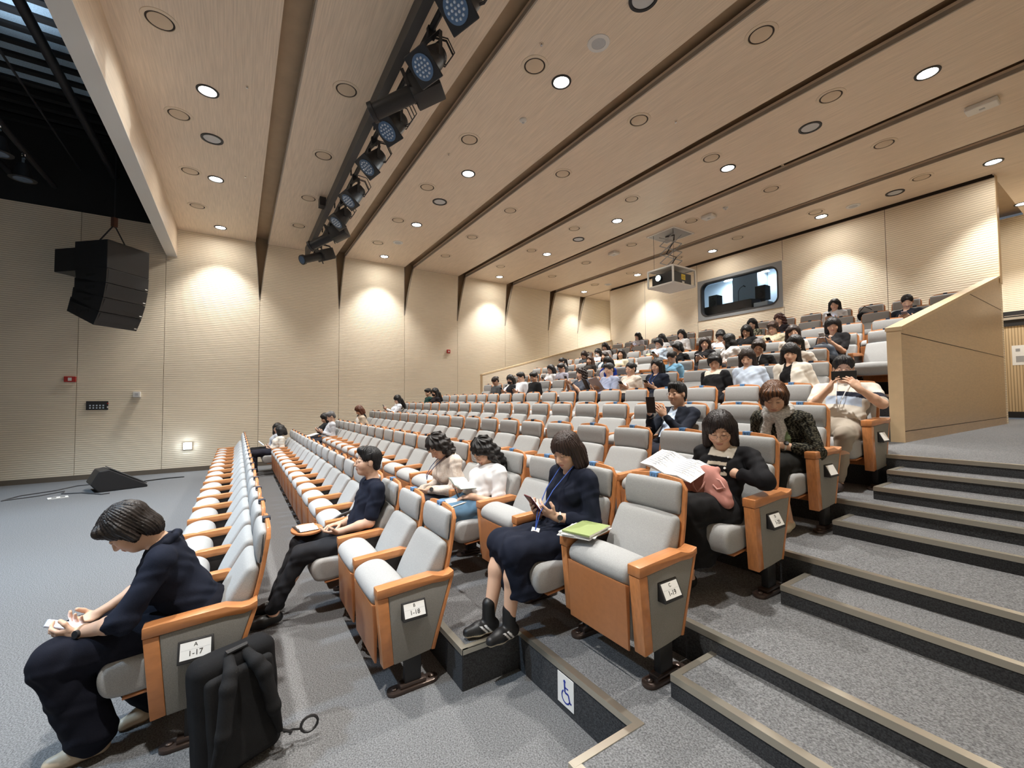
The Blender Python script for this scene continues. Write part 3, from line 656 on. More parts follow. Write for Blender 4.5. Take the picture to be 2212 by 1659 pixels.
pm('arm', MB().prism(ARMI, 0, A-.035, A+.035), .006); pm('arm_end', MB().prism(ARMP, 0, A-.040, A+.042), .006)
pm('post', MB().prism([(.003, .575), (.060, .575), (.092, .19), (.038, .185)], 0, A-.026, A+.026), .005)
pm('post_end', MB().prism([(.003, .575), (.066, .575), (.100, .186), (.038, .178)], 0, A-.034, A+.036), .005)
PAN = [(.058, .578), (.335, .597), (.425, .595), (.345, .215), (.095, .205)]
pm('panel', MB().prism(PAN, 0, A-.018, A+.018), .004)
PANE = [(.066, .577), (.335, .597), (.42, .591), (.455, .603), (.328, .200), (.20, .188), (.099, .182)]
pm('panel_end', MB().prism(PANE, 0, A-.02, A+.036), .008, seg=3)
pm('rear_trim', MB().prism([(.455, .603), (.478, .606), (.352, .196), (.328, .2)], 0, A-.02, A+.036), .004)
pm('pedestal', MB().box(A-.022, A+.022, .17, .27, .03, .24).box(A-.03, A+.03, .15, .29, .20, .225), .004)
ft = MB(); pr = []
for k in range(9):
    a = PI/2+PI*k/8; pr.append((.11+.042*math.cos(a), .042*math.sin(a)))
for k in range(9):
    a = -PI/2+PI*k/8; pr.append((.34+.042*math.cos(a), .042*math.sin(a)))
ft.prism([(A+p[1], p[0]) for p in pr], 2, 0, .022).box(A-.03, A+.03, .14, .30, .02, .045).lathe([(.018, 0), (.018, .008), (.001, .012)], (A, .11, .022), 12).lathe([(.018, 0), (.018, .008), (.001, .012)], (A, .34, .022), 12)
pm('foot', ft, .004)
pm('tag', MB().box(-.027, .027, .512, .552, .995, 1.0135).box(-.027, .027, .508, .513, .975, 1.0135), .002); ME['tag_unlit'] = ME['tag'].copy()
PT, PBm = (A+.042, .524), (A+.084, .438)        # top and bottom of the slanted plate face (x, z)
pm('plate_base', MB().prism([(A+.030, .524), PT, PBm, (A+.084, .431), (A+.030, .431)], 1, .140, .286), .002)
_u = Vector((PT[0]-PBm[0], 0, PT[1]-PBm[1])); _L = _u.length; _u.normalize(); _nz = Vector((0, 1, 0)).cross(_u); _o = Vector((PBm[0], 0, PBm[1]))
def on_plate(y, t, d): q = _o+_u*t+_nz*d; return (q.x, y, q.z)
pv = [on_plate(y, t, d) for d in (.0002, .0022) for y, t in ((.150, .010), (.276, .010), (.276, _L-.009), (.150, _L-.009))]
pm('plate', MB().add(pv, [(0, 3, 2, 1), (4, 5, 6, 7), (0, 1, 5, 4), (1, 2, 6, 5), (2, 3, 7, 6), (3, 0, 4, 7)]))
PROT = Matrix((Vector((0, 1, 0)), _u, _nz)).transposed().to_euler()
for k, m in dict(shell=M_WOOD, head=M_FAB, back=M_FAB, seat_up=M_FAB, seat_dn=M_FAB, board_up=M_BOARD, board_dn=M_BOARD, arm=M_WOOD, arm_end=M_WOOD, post=M_WOOD, post_end=M_WOOD, panel=M_SIDE, panel_end=M_FABP,
                 rear_trim=M_WOOD, pedestal=M_BLKM, foot=M_FOOT, tag=M_TAG, tag_unlit=M_TAGUNLIT, plate_base=M_BLKP, plate=M_WHITE).items(): ME[k].materials.append(m)
def part(name, key, parent, dx=0, lab=None):
    o = bpy.data.objects.new(name, ME[key]); COL.objects.link(o); o.parent = parent; o.location.x = dx
    if lab: o['label'] = lab
    return o
def chair(x, y, z, label, group, down, end=False, leftend=False, plate=None, tagtxt=None, low=False):
    t = thing('auditorium_seat', label, 'seat', (x, y, z), group=group)
    part('backrest_shell', 'shell', t); part('headrest', 'head', t); part('back_cushion', 'back', t)
    part('seat_cushion', 'seat_dn' if down else 'seat_up', t); part('seat_board', 'board_dn' if down else 'board_up', t)
    for dx, e in [(0, end)]+([(-PIT, False)] if leftend else []):
        part('armrest', 'arm_end' if e else 'arm', t, dx); part('front_post', 'post_end' if e else 'post', t, dx)
        part('side_panel', 'panel_end' if e else 'panel', t, dx)
        if e: part('rear_trim', 'rear_trim', t, dx)
        part('pedestal', 'pedestal', t, dx); part('foot', 'foot', t, dx)
    g = part('seat_tag', 'tag' if tagtxt else 'tag_unlit', t)
    if tagtxt:
        text(tagtxt, .021, M_INK, g, (0, .5072, .994), (math.radians(90), 0, 0))
    if end:
        part('plate_holder', 'plate_base', t); p = part('number_plate', 'plate', t)
        if plate:
            for s, tt, sz in ((plate[0], .071, .024), (plate[1], .034, .034)):
                text(s, sz, M_INK, p, on_plate(.213, tt, .0026), PROT)
            MB().add([on_plate(y, t, .0025) for y, t in ((.154, .0515), (.272, .0515), (.272, .0525), (.154, .0525))], [(0, 1, 2, 3)]).build('plate_line', M_GRILLE, p)
    return t
ROWS = {}     # row -> list of (x, y, z)
ROWDEF = [('A', -2.789, -.369, 0, 17), ('B', -2.563, .685, 0, 18), ('C', -1.538, 1.694, .24, 19), ('D', -1.489, 2.70, .45, 20), ('E', -1.545, 3.70, .665, 20), ('F', -1.505, 4.715, .875, 20)]
RN = dict(A='front', B='second', C='third', D='fourth', E='fifth', F='sixth', G='seventh', H='eighth', I='ninth', J='tenth', K='eleventh', L='last')
UPDEF = [('G', 5.75, 1.18, -6.55, 9, (-2.5, 7, .55)), ('H', 6.78, 1.455, -6.70, 9, (-2.9, 5, .55)), ('I', 7.72, 1.745, -6.78, 9, (-2.28, 7, .55)), ('J', 8.66, 2.03, -6.85, 8, (-2.5, 6, .55)), ('K', 9.60, 2.325, -6.90, 8, (-2.38, 6, .55)), ('L', 10.54, 2.635, -6.98, 8, (-2.17, 7, .55))]
OCC = {'A': {0}, 'B': {2, 16, 17}, 'C': {1, 3, 4, 17, 18}, 'D': {0, 18}, 'E': {0, 2, 19}, 'F': {0, 18, 19},
       'GL': {0, 3, 4, 5, 6}, 'HL': {0, 3, 4}, 'IL': {1, 2, 3, 5}, 'JL': {0, 4, 5}, 'KL': {0, 1, 5}, 'LL': {4},
       'GR': {0, 1, 2, 4, 5, 6}, 'HR': {0, 1, 4}, 'IR': {1, 2, 4, 5, 6}, 'JR': {3, 4, 5}, 'KR': {0, 4, 5}, 'LR': {3}}
SEAT = {}
def seatlabel(occ, where): return ('occupied grey seat with cushion folded down, ' if occ else 'empty grey seat with tipped-up cushion, ')+where
for r, xf, ya, z, n in ROWDEF:
    for k in range(n):
        x = xf+.04-A-PIT*k; occ = k in OCC[r]; SEAT[r, k] = (x, ya, z)
        plate = {'A': ('A', '1-17'), 'B': ('B', '1-18'), 'C': ('C', '1-19'), 'D': ('D', '1-20')}.get(r) if k == 0 else None
        chair(x, ya, z, seatlabel(occ, f'{ORD[k]} from right aisle in the {RN[r]} row'), f'seats of the {RN[r]} row', occ, k == 0, k == n-1, plate, f'{r} {k+1}' if k < 5 and r in 'BCDEF' else None)
for r, ya, z, xl, nl, (xr, nr, pr_) in UPDEF:
    for k in range(nl):
        x = xl-PIT*k; occ = k in OCC[r+'L']; SEAT[r+'L', k] = (x, ya, z)
        chair(x, ya, z, seatlabel(occ, f'{ORD[k]} left of the centre stair, {RN[r]} row'), f'seats of the {RN[r]} row', occ, k == 0, k == nl-1, None, None, True)
    for k in range(nr):
        x = xr-pr_*k; occ = k in OCC[r+'R'] or (r == 'I' and k == 0); SEAT[r+'R', k] = (x, ya, z)
        chair(x, ya, z, seatlabel(occ, f'{ORD[nr-1-k]} right of the centre stair, {RN[r]} row') if (r, k) != ('I', 0) else 'empty grey seat with cushion folded down, beside the right parapet in the ninth row', f'seats of the {RN[r]} row', occ, k == 0, k == nr-1, None, None, True)
# wheelchair signs
def wheel_sign(x, y, z, h, label):
    t = thing('wheelchair_sign', label, 'sign', (x, y, z)); w_ = h*.82
    MB().box(-w_/2, w_/2, -.003, 0, 0, h).build('plate', M_WHITE, t, bevel=.002)
    s = h; b = MB(); yy = -.0042
    b.cyl((-.04*s, yy, .80*s), (-.04*s, yy+.001, .80*s), .055*s, n=18)
    def bar(p, q, w2):
        p = Vector((p[0]*s, 0, p[1]*s)); q = Vector((q[0]*s, 0, q[1]*s)); d = (q-p).normalized(); nn = Vector((-d.z, 0, d.x))*w2*s
        v = [p+nn, q+nn, q-nn, p-nn]; b.add([(a.x, yy, a.z) for a in v]+[(a.x, yy+.001, a.z) for a in v], [(0, 1, 2, 3), (4, 7, 6, 5), (0, 4, 5, 1), (1, 5, 6, 2), (2, 6, 7, 3), (3, 7, 4, 0)])
    bar((-.04, .74), (-.02, .46), .035); bar((-.03, .62), (.14, .62), .022); bar((-.02, .46), (.15, .46), .03); bar((.15, .46), (.23, .22), .03); bar((.23, .22), (.30, .25), .024)
    pts = [(.02+.20*math.cos(a), .33+.20*math.sin(a)) for a in np.linspace(math.radians(125), math.radians(345), 16)]
    for p, q in zip(pts[:-1], pts[1:]): bar(p, q, .022)
    b.build('symbol', M_BLUEINK, t)
wheel_sign(-1.845, NOTCH[2]-.004, .035, .165, 'white wheelchair sign on the dark step riser in front')
wheel_sign(-1.95, UP[0][0]-.005, 1.19, .22, 'white wheelchair sign on the far riser beside the right parapet')
# ------------------------------------------------------------------ people: smooth surfaces grown from bones
def attr_mat(name, rough, bump=0, bscale=200, spec=.4, stretch=None, sss=0):
    m = bpy.data.materials.new(name); m.use_nodes = True; nt = m.node_tree; b = nt.nodes['Principled BSDF']
    at = _n(nt, 'ShaderNodeAttribute'); at.attribute_name = 'Col'; nt.links.new(at.outputs['Color'], b.inputs['Base Color'])
    b.inputs['Roughness'].default_value = rough; b.inputs['Specular IOR Level'].default_value = spec
    if bump:
        tc = _n(nt, 'ShaderNodeTexCoord'); mp = _n(nt, 'ShaderNodeMapping'); nt.links.new(tc.outputs['Object'], mp.inputs[0])
        if stretch: mp.inputs['Scale'].default_value = stretch
        nz = _n(nt, 'ShaderNodeTexNoise'); nz.inputs['Scale'].default_value = bscale; nt.links.new(mp.outputs[0], nz.inputs['Vector'])
        bp = _n(nt, 'ShaderNodeBump'); bp.inputs['Strength'].default_value = bump; bp.inputs['Distance'].default_value = .003
        nt.links.new(nz.outputs[0], bp.inputs['Height']); nt.links.new(bp.outputs[0], b.inputs['Normal'])
    return m
M_SKIN = attr_mat('skin', .5, .12, 300, .35); M_CLOTH = attr_mat('clothing', .9, .5, 420, .15); M_HAIR = attr_mat('hair', .48, .7, 110, .4, (1, 1, .12)); M_SHOE = attr_mat('shoe_leather', .45, .1, 200, .4)
V3 = lambda *a: np.array(a, float)
def nz_(v): return v/(np.linalg.norm(v)+1e-9)
def C(a, b, ra, rb, k=.03): return ('c', np.asarray(a, float), np.asarray(b, float), ra, rb, k, 1)
def E(c, r, M=None, k=.03, sub=1): return ('e', np.asarray(c, float), np.asarray(r, float), np.eye(3) if M is None else M, 0, k, sub)
def sdf(P, prims):
    d = None
    for t, a, b, ra, rb, k, s in prims:
        if t == 'c':
            ab = (b-a).astype(np.float32); L = float(ab@ab)+1e-9; q = P-a.astype(np.float32); tt = np.clip(q@ab/L, 0, 1)
            di = np.sqrt(((q-tt[:, None]*ab)**2).sum(1))-(ra+(rb-ra)*tt)
        else:
            q = (P-a.astype(np.float32))@ra.T.astype(np.float32)/b.astype(np.float32)
            n1 = np.sqrt((q*q).sum(1))+1e-6; q2 = q/b.astype(np.float32); n2 = np.sqrt((q2*q2).sum(1))+1e-6
            di = n1*(n1-1)/n2
        if d is None: d = di; continue
        if s > 0: h = np.clip(.5+.5*(d-di)/k, 0, 1); d = d+(di-d)*h-k*h*(1-h)
        else: di = -di; h = np.clip(.5-.5*(d-di)/k, 0, 1); d = d+(di-d)*h+k*h*(1-h)
    return d
def surf(prims, h, disp=None, name='body'):
    lo = np.full(3, 1e9); hi = -lo
    for t, a, b, ra, rb, k, s in prims:
        if s < 0: continue
        if t == 'c': lo = np.minimum(lo, np.minimum(a-ra, b-rb)); hi = np.maximum(hi, np.maximum(a+ra, b+rb))
        else: lo = np.minimum(lo, a-b.max()); hi = np.maximum(hi, a+b.max())
    B = 6; lo = lo-.02-2*h; hi = hi+.02+2*h
    nb = np.ceil((hi-lo)/(B*h)).astype(int); n = nb*B
    g = np.stack(np.meshgrid(*[np.arange(q) for q in nb], indexing='ij'), -1).reshape(-1, 3)
    f = (lambda P: sdf(P, prims)+disp(P)) if disp else (lambda P: sdf(P, prims))
    dc = f((lo+(g+.5)*B*h).astype(np.float32))
    keep = np.abs(dc) < B*h*1.5+.012
    D = np.repeat(np.repeat(np.repeat(dc.reshape(nb), B, 0), B, 1), B, 2).astype(np.float32)
    gk = g[keep]; off = np.stack(np.meshgrid(*[np.arange(B)]*3, indexing='ij'), -1).reshape(-1, 3)
    sb = gk//4; key = (sb[:, 0]*4096+sb[:, 1])*4096+sb[:, 2]; order = np.argsort(key, kind='stable'); gk = gk[order]; key = key[order]
    cuts = np.flatnonzero(np.diff(key))+1; R_ = 2*B*h*1.7321
    for grp in np.split(gk, cuts):
        cen = (lo+((grp[0]//4)*4+2)*B*h).astype(np.float32)[None]
        ds = [float(sdf(cen, [p])[0]) for p in prims]; dm = min(d_ for d_, p in zip(ds, prims) if p[6] > 0)
        pl = [p for i, (d_, p) in enumerate(zip(ds, prims)) if (p[6] > 0 and d_ < dm*1.25+2.6*R_+p[5]) or (p[6] < 0 and d_ < 2*R_+p[5]+.05)]
        idx = (grp[:, None, :]*B+off[None]).reshape(-1, 3); Pt = (lo+(idx+.5)*h).astype(np.float32)
        if pl and pl[0][6] < 0: pl = prims
        v = sdf(Pt, pl)
        D[idx[:, 0], idx[:, 1], idx[:, 2]] = v+disp(Pt) if disp else v
    S = D < 0; cnt = np.zeros(tuple(n-1), np.uint8)
    for dx in (0, 1):
        for dy in (0, 1):
            for dz in (0, 1): cnt += S[dx:n[0]-1+dx, dy:n[1]-1+dy, dz:n[2]-1+dz]
    act = (cnt > 0) & (cnt < 8); cells = np.argwhere(act); vid = np.full(tuple(n-1), -1, np.int32); vid[act] = np.arange(len(cells))
    co = [(a, b, c) for a in (0, 1) for b in (0, 1) for c in (0, 1)]
    val = np.stack([D[cells[:, 0]+a, cells[:, 1]+b, cells[:, 2]+c] for a, b, c in co], 1)
    acc = np.zeros((len(cells), 3)); cn = np.zeros(len(cells))
    for i in range(8):
        for j in range(i+1, 8):
            df = np.abs(np.array(co[i])-np.array(co[j]))
            if df.sum() != 1: continue
            m = (val[:, i] < 0) != (val[:, j] < 0); t = np.where(m, val[:, i]/(val[:, i]-val[:, j]+1e-12), 0)
            acc += m[:, None]*(np.array(co[i])+t[:, None]*(np.array(co[j])-np.array(co[i]))); cn += m
    V = lo+(cells+acc/cn[:, None]+.5)*h
    F = []
    for ax in range(3):
        a1, a2 = [(1, 2), (2, 0), (0, 1)][ax]
        sl0 = [slice(1, -1)]*3; sl1 = [slice(1, -1)]*3; sl0[ax] = slice(0, -1); sl1[ax] = slice(1, None)
        s0 = S[tuple(sl0)]; s1 = S[tuple(sl1)]; e = np.argwhere(s0 != s1)
        if not len(e): continue
        flip = s0[e[:, 0], e[:, 1], e[:, 2]]
        base = e.copy(); base[:, a1] += 1; base[:, a2] += 1
        q = []
        for o1, o2 in ((-1, -1), (0, -1), (0, 0), (-1, 0)):
            c = base.copy(); c[:, a1] += o1; c[:, a2] += o2
            for k in range(3): c[:, k] = np.minimum(c[:, k], n[k]-2)
            q.append(vid[c[:, 0], c[:, 1], c[:, 2]])
        q = np.stack(q, 1); q[~flip] = q[~flip][:, ::-1]; F.append(q[(q >= 0).all(1)])
    F = np.concatenate(F)
    return V, F
def np_mesh(name, V, F, col, m, parent):
    me = bpy.data.meshes.new(name); me.vertices.add(len(V)); me.vertices.foreach_set('co', V.astype(np.float32).ravel())
    me.loops.add(F.size); me.loops.foreach_set('vertex_index', F.astype(np.int32).ravel())
    me.polygons.add(len(F)); me.polygons.foreach_set('loop_start', np.arange(0, F.size, 4, dtype=np.int32)); me.polygons.foreach_set('loop_total', np.full(len(F), 4, np.int32))
    me.update(calc_edges=True)
    at = me.color_attributes.new('Col', 'FLOAT_COLOR', 'POINT')
    c4 = np.ones((len(V), 4), np.float32); c4[:, :3] = col; at.data.foreach_set('color', c4.ravel())
    return link(name, me, m, parent, smooth=True)
SKIN = V3(.64, .405, .285)
def hand(prims, wr, d, nrm, s, curl=.5, sc=1., spread=1.):
    d = nz_(d); nrm = nz_(nrm-d*(nrm@d)); side = np.cross(nrm, d)*s      # towards the thumb
    Mx = np.stack([d, side, nrm])
    prims += [C(wr-d*.02, wr+d*.03, .026*sc, .025*sc, .02), E(wr+d*.052*sc, (.05*sc, .041*sc, .0165*sc), Mx, .012)]
    for i in range(4):
        b = wr+d*(.088-.006*abs(i-1.3))*sc+side*(.030-.0195*i)*spread*sc; dd = d+side*(.12-.08*i)*spread; dd = nz_(dd)
        for j, ln in enumerate((.040, .026, .020)):
            an = curl*(.55, 1.0, .8)[j]; dd = nz_(dd*math.cos(an)+nrm*math.sin(an)) if j == 0 else nz_(dd*math.cos(an)+(nrm-dd*(nrm@dd))*math.sin(an)*1.)
            L = ln*(.95, 1.08, 1.0, .8)[i]*sc; e = b+dd*L
            prims.append(C(b, e, (.0095-.0008*j)*sc, (.0088-.0008*j)*sc, .005)); b = e
    b = wr+d*.025*sc+side*.030*sc; dd = nz_(d*.62+side*.62+nrm*.45)
    for L in (.042, .030):
        e = b+dd*L*sc; prims.append(C(b, e, .0115*sc, .0098*sc, .008)); b = e; dd = nz_(dd*.8+d*.5+nrm*.25-side*.15)
def elbow(S, W, l1, l2, pole):
    v = W-S; L = min(np.linalg.norm(v), (l1+l2)*.995); u = nz_(v); a = (l1*l1-l2*l2+L*L)/(2*L); hh = math.sqrt(max(0, l1*l1-a*a))
    p = pole-u*(pole@u); return S+u*a+nz_(p)*hh, S+u*L
def hair_prims(st, H, M, sc=1., pt=0.):
    """M rows: right(+x), forward, up"""
    def P(u, f, v): return H+M[0]*u*sc+M[1]*f*sc+M[2]*v*sc
    def Q(u, f, v, a, b, c, k=.02, sub=1): k = .024 if sub < 0 else k; return E(P(u, f, v), V3(a, b, c)*sc, M, k, sub)
    def K(p, q, r0, r1, k=.025): return C(P(*p), P(*q), r0*sc, r1*sc, k)
    L = []
    if st == 'short':
        L = [Q(0, -.012, .042, .088, .108, .094), Q(0, .05, .10, .062, .05, .034, .03), Q(0, -.06, -.02, .07, .05, .07)]
        L += [Q(0, .115, -.02, .085, .075, .092, .012, -1), Q(.088, .02, -.055, .03, .075, .07, .015, -1), Q(-.088, .02, -.055, .03, .075, .07, .015, -1), Q(0, -.05, -.135, .1, .09, .055, .015, -1)]
    elif st == 'shortw':
        L = [Q(0, -.015, .040, .096, .114, .100), Q(0, -.062, -.045, .080, .056, .085), K((.075, .0, .02), (.078, .0, -.055), .032, .022), K((-.075, .0, .02), (-.078, .0, -.055), .032, .022), K((-.05, .072, .082), (.05, .072, .082), .026, .026)]
        L += [Q(pt, .125, -.025, .074, .085, .088, .012, -1)]
    elif st in ('bob', 'bobbang', 'wavy'):
        L = [Q(0, -.014, .038, .096, .114, .100), Q(0, -.055, -.04, .092, .068, .105), K((.078, -.005, .03), (.086, .012, -.11), .036, .032), K((-.078, -.005, .03), (-.086, .012, -.11), .036, .032), K((.06, -.06, -.02), (.07, -.05, -.12), .05, .042), K((-.06, -.06, -.02), (-.07, -.05, -.12), .05, .042)]
        L += [Q(pt, .128, -.034, .068, .085, .108 if st != 'bobbang' else .084, .012, -1)]
    elif st in ('long', 'longbang', 'curly'):
        L = [Q(0, -.014, .038, .094, .114, .100), Q(0, -.06, -.05, .092, .064, .12), K((.078, 0, .03), (.088, .01, -.13), .036, .036), K((.088, .01, -.13), (.085, .03, -.29), .036, .026), K((-.078, 0, .03), (-.088, .01, -.13), .036, .036), K((-.088, .01, -.13), (-.085, .03, -.29), .036, .026), K((.035, -.08, -.08), (.04, -.09, -.30), .06, .045), K((-.035, -.08, -.08), (-.04, -.09, -.30), .06, .045)]
        L += [Q(pt, .128, -.039, .066, .085, .112 if st == 'long' else .086, .012, -1)]
    elif st in ('pony', 'bun'):
        L = [Q(0, -.014, .036, .084, .107, .094), Q(0, -.05, -.02, .07, .058, .075)]
        L += [Q(0, .13, -.03, .08, .09, .098, .012, -1), Q(.09, .03, -.06, .03, .07, .07, .012, -1), Q(-.09, .03, -.06, .03, .07, .07, .012, -1)]
        L += [Q(0, -.125, .03, .038, .034, .038)] if st == 'bun' else [K((0, -.105, .04), (0, -.155, .0), .03, .036), K((0, -.155, 0), (0, -.15, -.2), .038, .018)]
    return L
def person(seat, label, c):
    """one seated figure; c holds the pose and the clothes"""
    sx, sy, sz = SEAT[seat]; T = thing('person', label, 'person', (sx+c.get('dx', 0), sy, sz), group=None)
    h = c.get('h', .012); near = h < .006; s_ = c.get('sc', 1.0)
    H = V3(*c['head']); pi_, ya, ro = (math.radians(v) for v in c.get('face', (20, 0, 0)))
    R = np.array(Matrix.Rotation(ya, 3, 'Z') @ Matrix.Rotation(pi_, 3, 'X') @ Matrix.Rotation(ro, 3, 'Y'))
    ex, Fw, U = R @ V3(1, 0, 0), R @ V3(0, -1, 0), R @ V3(0, 0, 1); M = np.stack([ex, Fw, U])
    Ff = nz_(V3(math.sin(ya), -math.cos(ya), 0)); 
    N = H+V3(0, 0, -.15*s_)-Ff*(.015+.055*math.sin(max(0, pi_)))*.9
    if 'neck' in c: N = V3(*c['neck'])
    hz = .53
    dz = N[2]-hz; dd = math.sqrt(max(0, (.475*s_)**2-dz*dz)); hy = float(np.clip(N[1]+(dd if N[1] < .17 else -dd), .06, .215))
    hip = V3(c.get('hipx', 0), hy, hz)
    spn = nz_(N-hip); tw = math.radians(c.get('twist', 0)); ax = V3(math.cos(tw), math.sin(tw), 0); nrm = nz_(np.cross(ax, spn))  # nrm points forward (-y)
    if nrm[1] > 0: nrm = -nrm
    Ch = hip+(N-hip)*.60-nrm*c.get('hunch', .02); up2 = nz_(N-Ch)
    Mt = np.stack([ax, -nz_(np.cross(ax, spn)), spn]); Mc = np.stack([ax, -nz_(np.cross(ax, up2)), up2])
    bw = c.get('bulk', 1.0); sw = c.get('shoulder', .172)*s_
    SH = {q: N-up2*.058*s_+ax*q*sw+V3(*c.get('shift', (0, 0, 0))) for q in (1, -1)}
    def torso(g, k=.05):
        L = [E(hip+V3(0, 0, -.0), V3(.165*bw, .115*bw, .115)+g, Mt, k), E(hip+(Ch-hip)*.45, V3(.142*bw, .105*bw, .19*s_)+g, Mt, k), E(Ch+up2*.02, V3(.150*bw, .105*bw, .15*s_)+g, Mc, k),
             C(SH[1]-ax*.03, SH[-1]+ax*.03, .056+g, .056+g, k), C(N-up2*.07, N-up2*.02, .075+g, .052+g, .035)]
        if c.get('sex', 'f') == 'f': L += [E(Ch+nrm*.075+ax*q*.062+up2*.0, V3(.06, .055, .062)+g, Mc, .04) for q in (1, -1)]
        return L
    body = torso(0)
    # head and face
    def P(u, f, v): return H+ex*u*s_+Fw*f*s_+U*v*s_
    hs = s_
    body += [C(N-up2*.03, P(0, -.028, -.05), .054*s_, .052*s_, .03), E(P(0, -.012, .030), V3(.075, .096, .090)*hs, M, .02), E(P(0, .028, -.040), V3(.060, .064, .080)*hs, M, .03), E(P(0, .052, -.092), V3(.032, .030, .024)*hs, M, .03),
             E(P(.036, .052, -.032), V3(.032, .032, .034)*hs, M, .02), E(P(-.036, .052, -.032), V3(.032, .032, .034)*hs, M, .02)]
    if h < .011:
        body += [E(P(.031, .098, .008), V3(.017, .014, .011)*hs, M, .012, -1), E(P(-.031, .098, .008), V3(.017, .014, .011)*hs, M, .012, -1)]
        body += [E(P(q*.031, .079, .006), V3(.014, .0125, .0125)*hs, M, .004) for q in (1, -1)]
    body += [C(P(0, .088, .008), P(0, .108, -.032), .0075*hs, .0125*hs, .012), C(P(-.012, .094, -.036), P(.012, .094, -.036), .009*hs, .009*hs, .01)]
    if h < .011: body += [E(P(0, .091, -.058), V3(.023, .010, .0075)*hs, M, .006), E(P(0, .088, -.069), V3(.020, .011, .008)*hs, M, .006)]
    body += [E(P(q*.077, -.008, -.008), V3(.010, .020, .031)*hs, M, .006) for q in (1, -1)]
    # arms
    l1, l2 = .275*s_, .245*s_; hands = {}; top = torso(.013, .036); slv = c.get('sleeve', 'short')
    for q, key in ((1, 'L'), (-1, 'R')):          # the person's left is +x
        W = V3(*c.get('w'+key, (q*.09, -.02, .68))); pole = V3(*c.get('pole'+key, (q*.38, .55, -.8)))
        El, W = elbow(SH[q], W, l1, l2, pole); fa = nz_(W-El)
        hd = V3(*c['hd'+key]) if 'hd'+key in c else nz_(fa+V3(0, -.2, 0)); hn = V3(*c.get('hn'+key, (-q*.7, -.1, .5)))
        body += [C(SH[q], El, .047*s_*bw**.5, .040*s_, .03), C(El, El+(W-El)*.35, .041*s_, .039*s_, .02), C(El+(W-El)*.35, W, .039*s_, .026*s_, .02)]
        hand(body, W, hd, hn, q, c.get('curl'+key, c.get('curl', .55)), .98*s_)
        hands[key] = (W, nz_(hd), nz_(hn), El)
        if slv != 'none':
            fr = {'short': .78, 'elbow': 1.0, 'long': 1, 'three': 1, 'cap': .4}[slv]; e = SH[q]+(El-SH[q])*fr
            top += [C(SH[q], e, .060*s_*bw**.5, (.058 if slv == 'short' else .053)*s_+.002, .018)]
            if slv in ('long', 'three', 'elbow'): top += [C(El, El+(W-El)*{'long': .97, 'three': .6, 'elbow': .25}[slv], .054*s_, (.036 if slv == 'long' else .046)*s_, .025)]
    # legs
    bot = []; shoes = {}; bt = c.get('bottom', 'pants'); wide = c.get('wide', 0)
    if bt != 'none': bot = [E(hip, V3(.165*bw, .115*bw, .115)+.020, Mt, .05)]
    knees = {}; ank = {}
    for q, key in ((1, 'L'), (-1, 'R')):
        hj = hip+V3(q*.085, -.03, -.015); kn = V3(*c.get('k'+key, (q*.105, hy-.42*s_, .515))); an = V3(*c.get('a'+key, (q*.10, kn[1]+.04, .085)))
        knees[q] = kn; ank[q] = an
        ft = V3(*c.get('ft'+key, (q*.12, -1, 0))); ft = nz_(V3(ft[0], ft[1], 0))
        body += [C(hj, kn, .082*bw, .056, .03), C(kn, kn+(an-kn)*.35, .054, .053, .03), C(kn+(an-kn)*.35, an, .053, .034, .03), C(an+V3(0, 0, -.035)-ft*.02, an+ft*.13+V3(0, 0, -.055), .034, .026, .02)]
        if bt in ('pants', 'shorts'):
            bot += [C(hj, kn, .098*bw, .074+wide*.5, .04), C(kn, an+V3(0, 0, .03), .070+wide*.5, .052+wide, .03)]
        shoes[q] = [C(an+V3(0, 0, -.045)-ft*.03, an+ft*.07+V3(0, 0, -.05), .040, .041, .02), C(an+ft*.07+V3(0, 0, -.052), an+ft*.140+V3(0, 0, -.058), .041, .031, .02)]
        if c.get('shoetop'): shoes[q].append(C(an+V3(0, 0, -.04), an+V3(0, 0, c['shoetop']), .042, .041, .02))
    if bt in ('skirt', 'dress'):
        hem = c.get('hem', .35); fl = c.get('flare', .07); mid = (knees[1]+knees[-1])/2
        for q in (1, -1):
            hj = hip+V3(q*.085, -.03, -.015); bot += [C(hj, knees[q], .112*bw, .085, .06), C(knees[q], V3(knees[q][0]*1.1, knees[q][1]+.03, hem), .082, fl, .05)]
            bot += [C(hip+V3(q*.14, -.06, -.05), V3(knees[q][0]*1.35, knees[q][1]+.12, hem+.04), .07, fl*.9, .06)]
        bot += [C(hip+V3(0, -.05, 0), mid, .09, .075, .06), C(mid+V3(0, .02, 0), V3(mid[0], mid[1]+.05, hem), .07, fl, .05)]
        bot += [E(V3(mid[0], mid[1]+.05, hem-.12), (.45, .4, .12), None, .01, -1)]
    # skin
    Vb, Fb = surf(body, h); col = np.tile(c.get('skin', SKIN), (len(Vb), 1)).astype(np.float32)
    hl = (Vb-H)@M.T/s_; u, f_, v = hl[:, 0], hl[:, 1], hl[:, 2]; front = (f_ > .03) & (np.abs(v) < .12)
    hc = V3(*c.get('hair', (.012, .009, .008)))
    def paint(mask, cc, a=1.): col[mask] = col[mask]*(1-a)+np.array(cc)*a
    tk = max(.0032, h*.45)
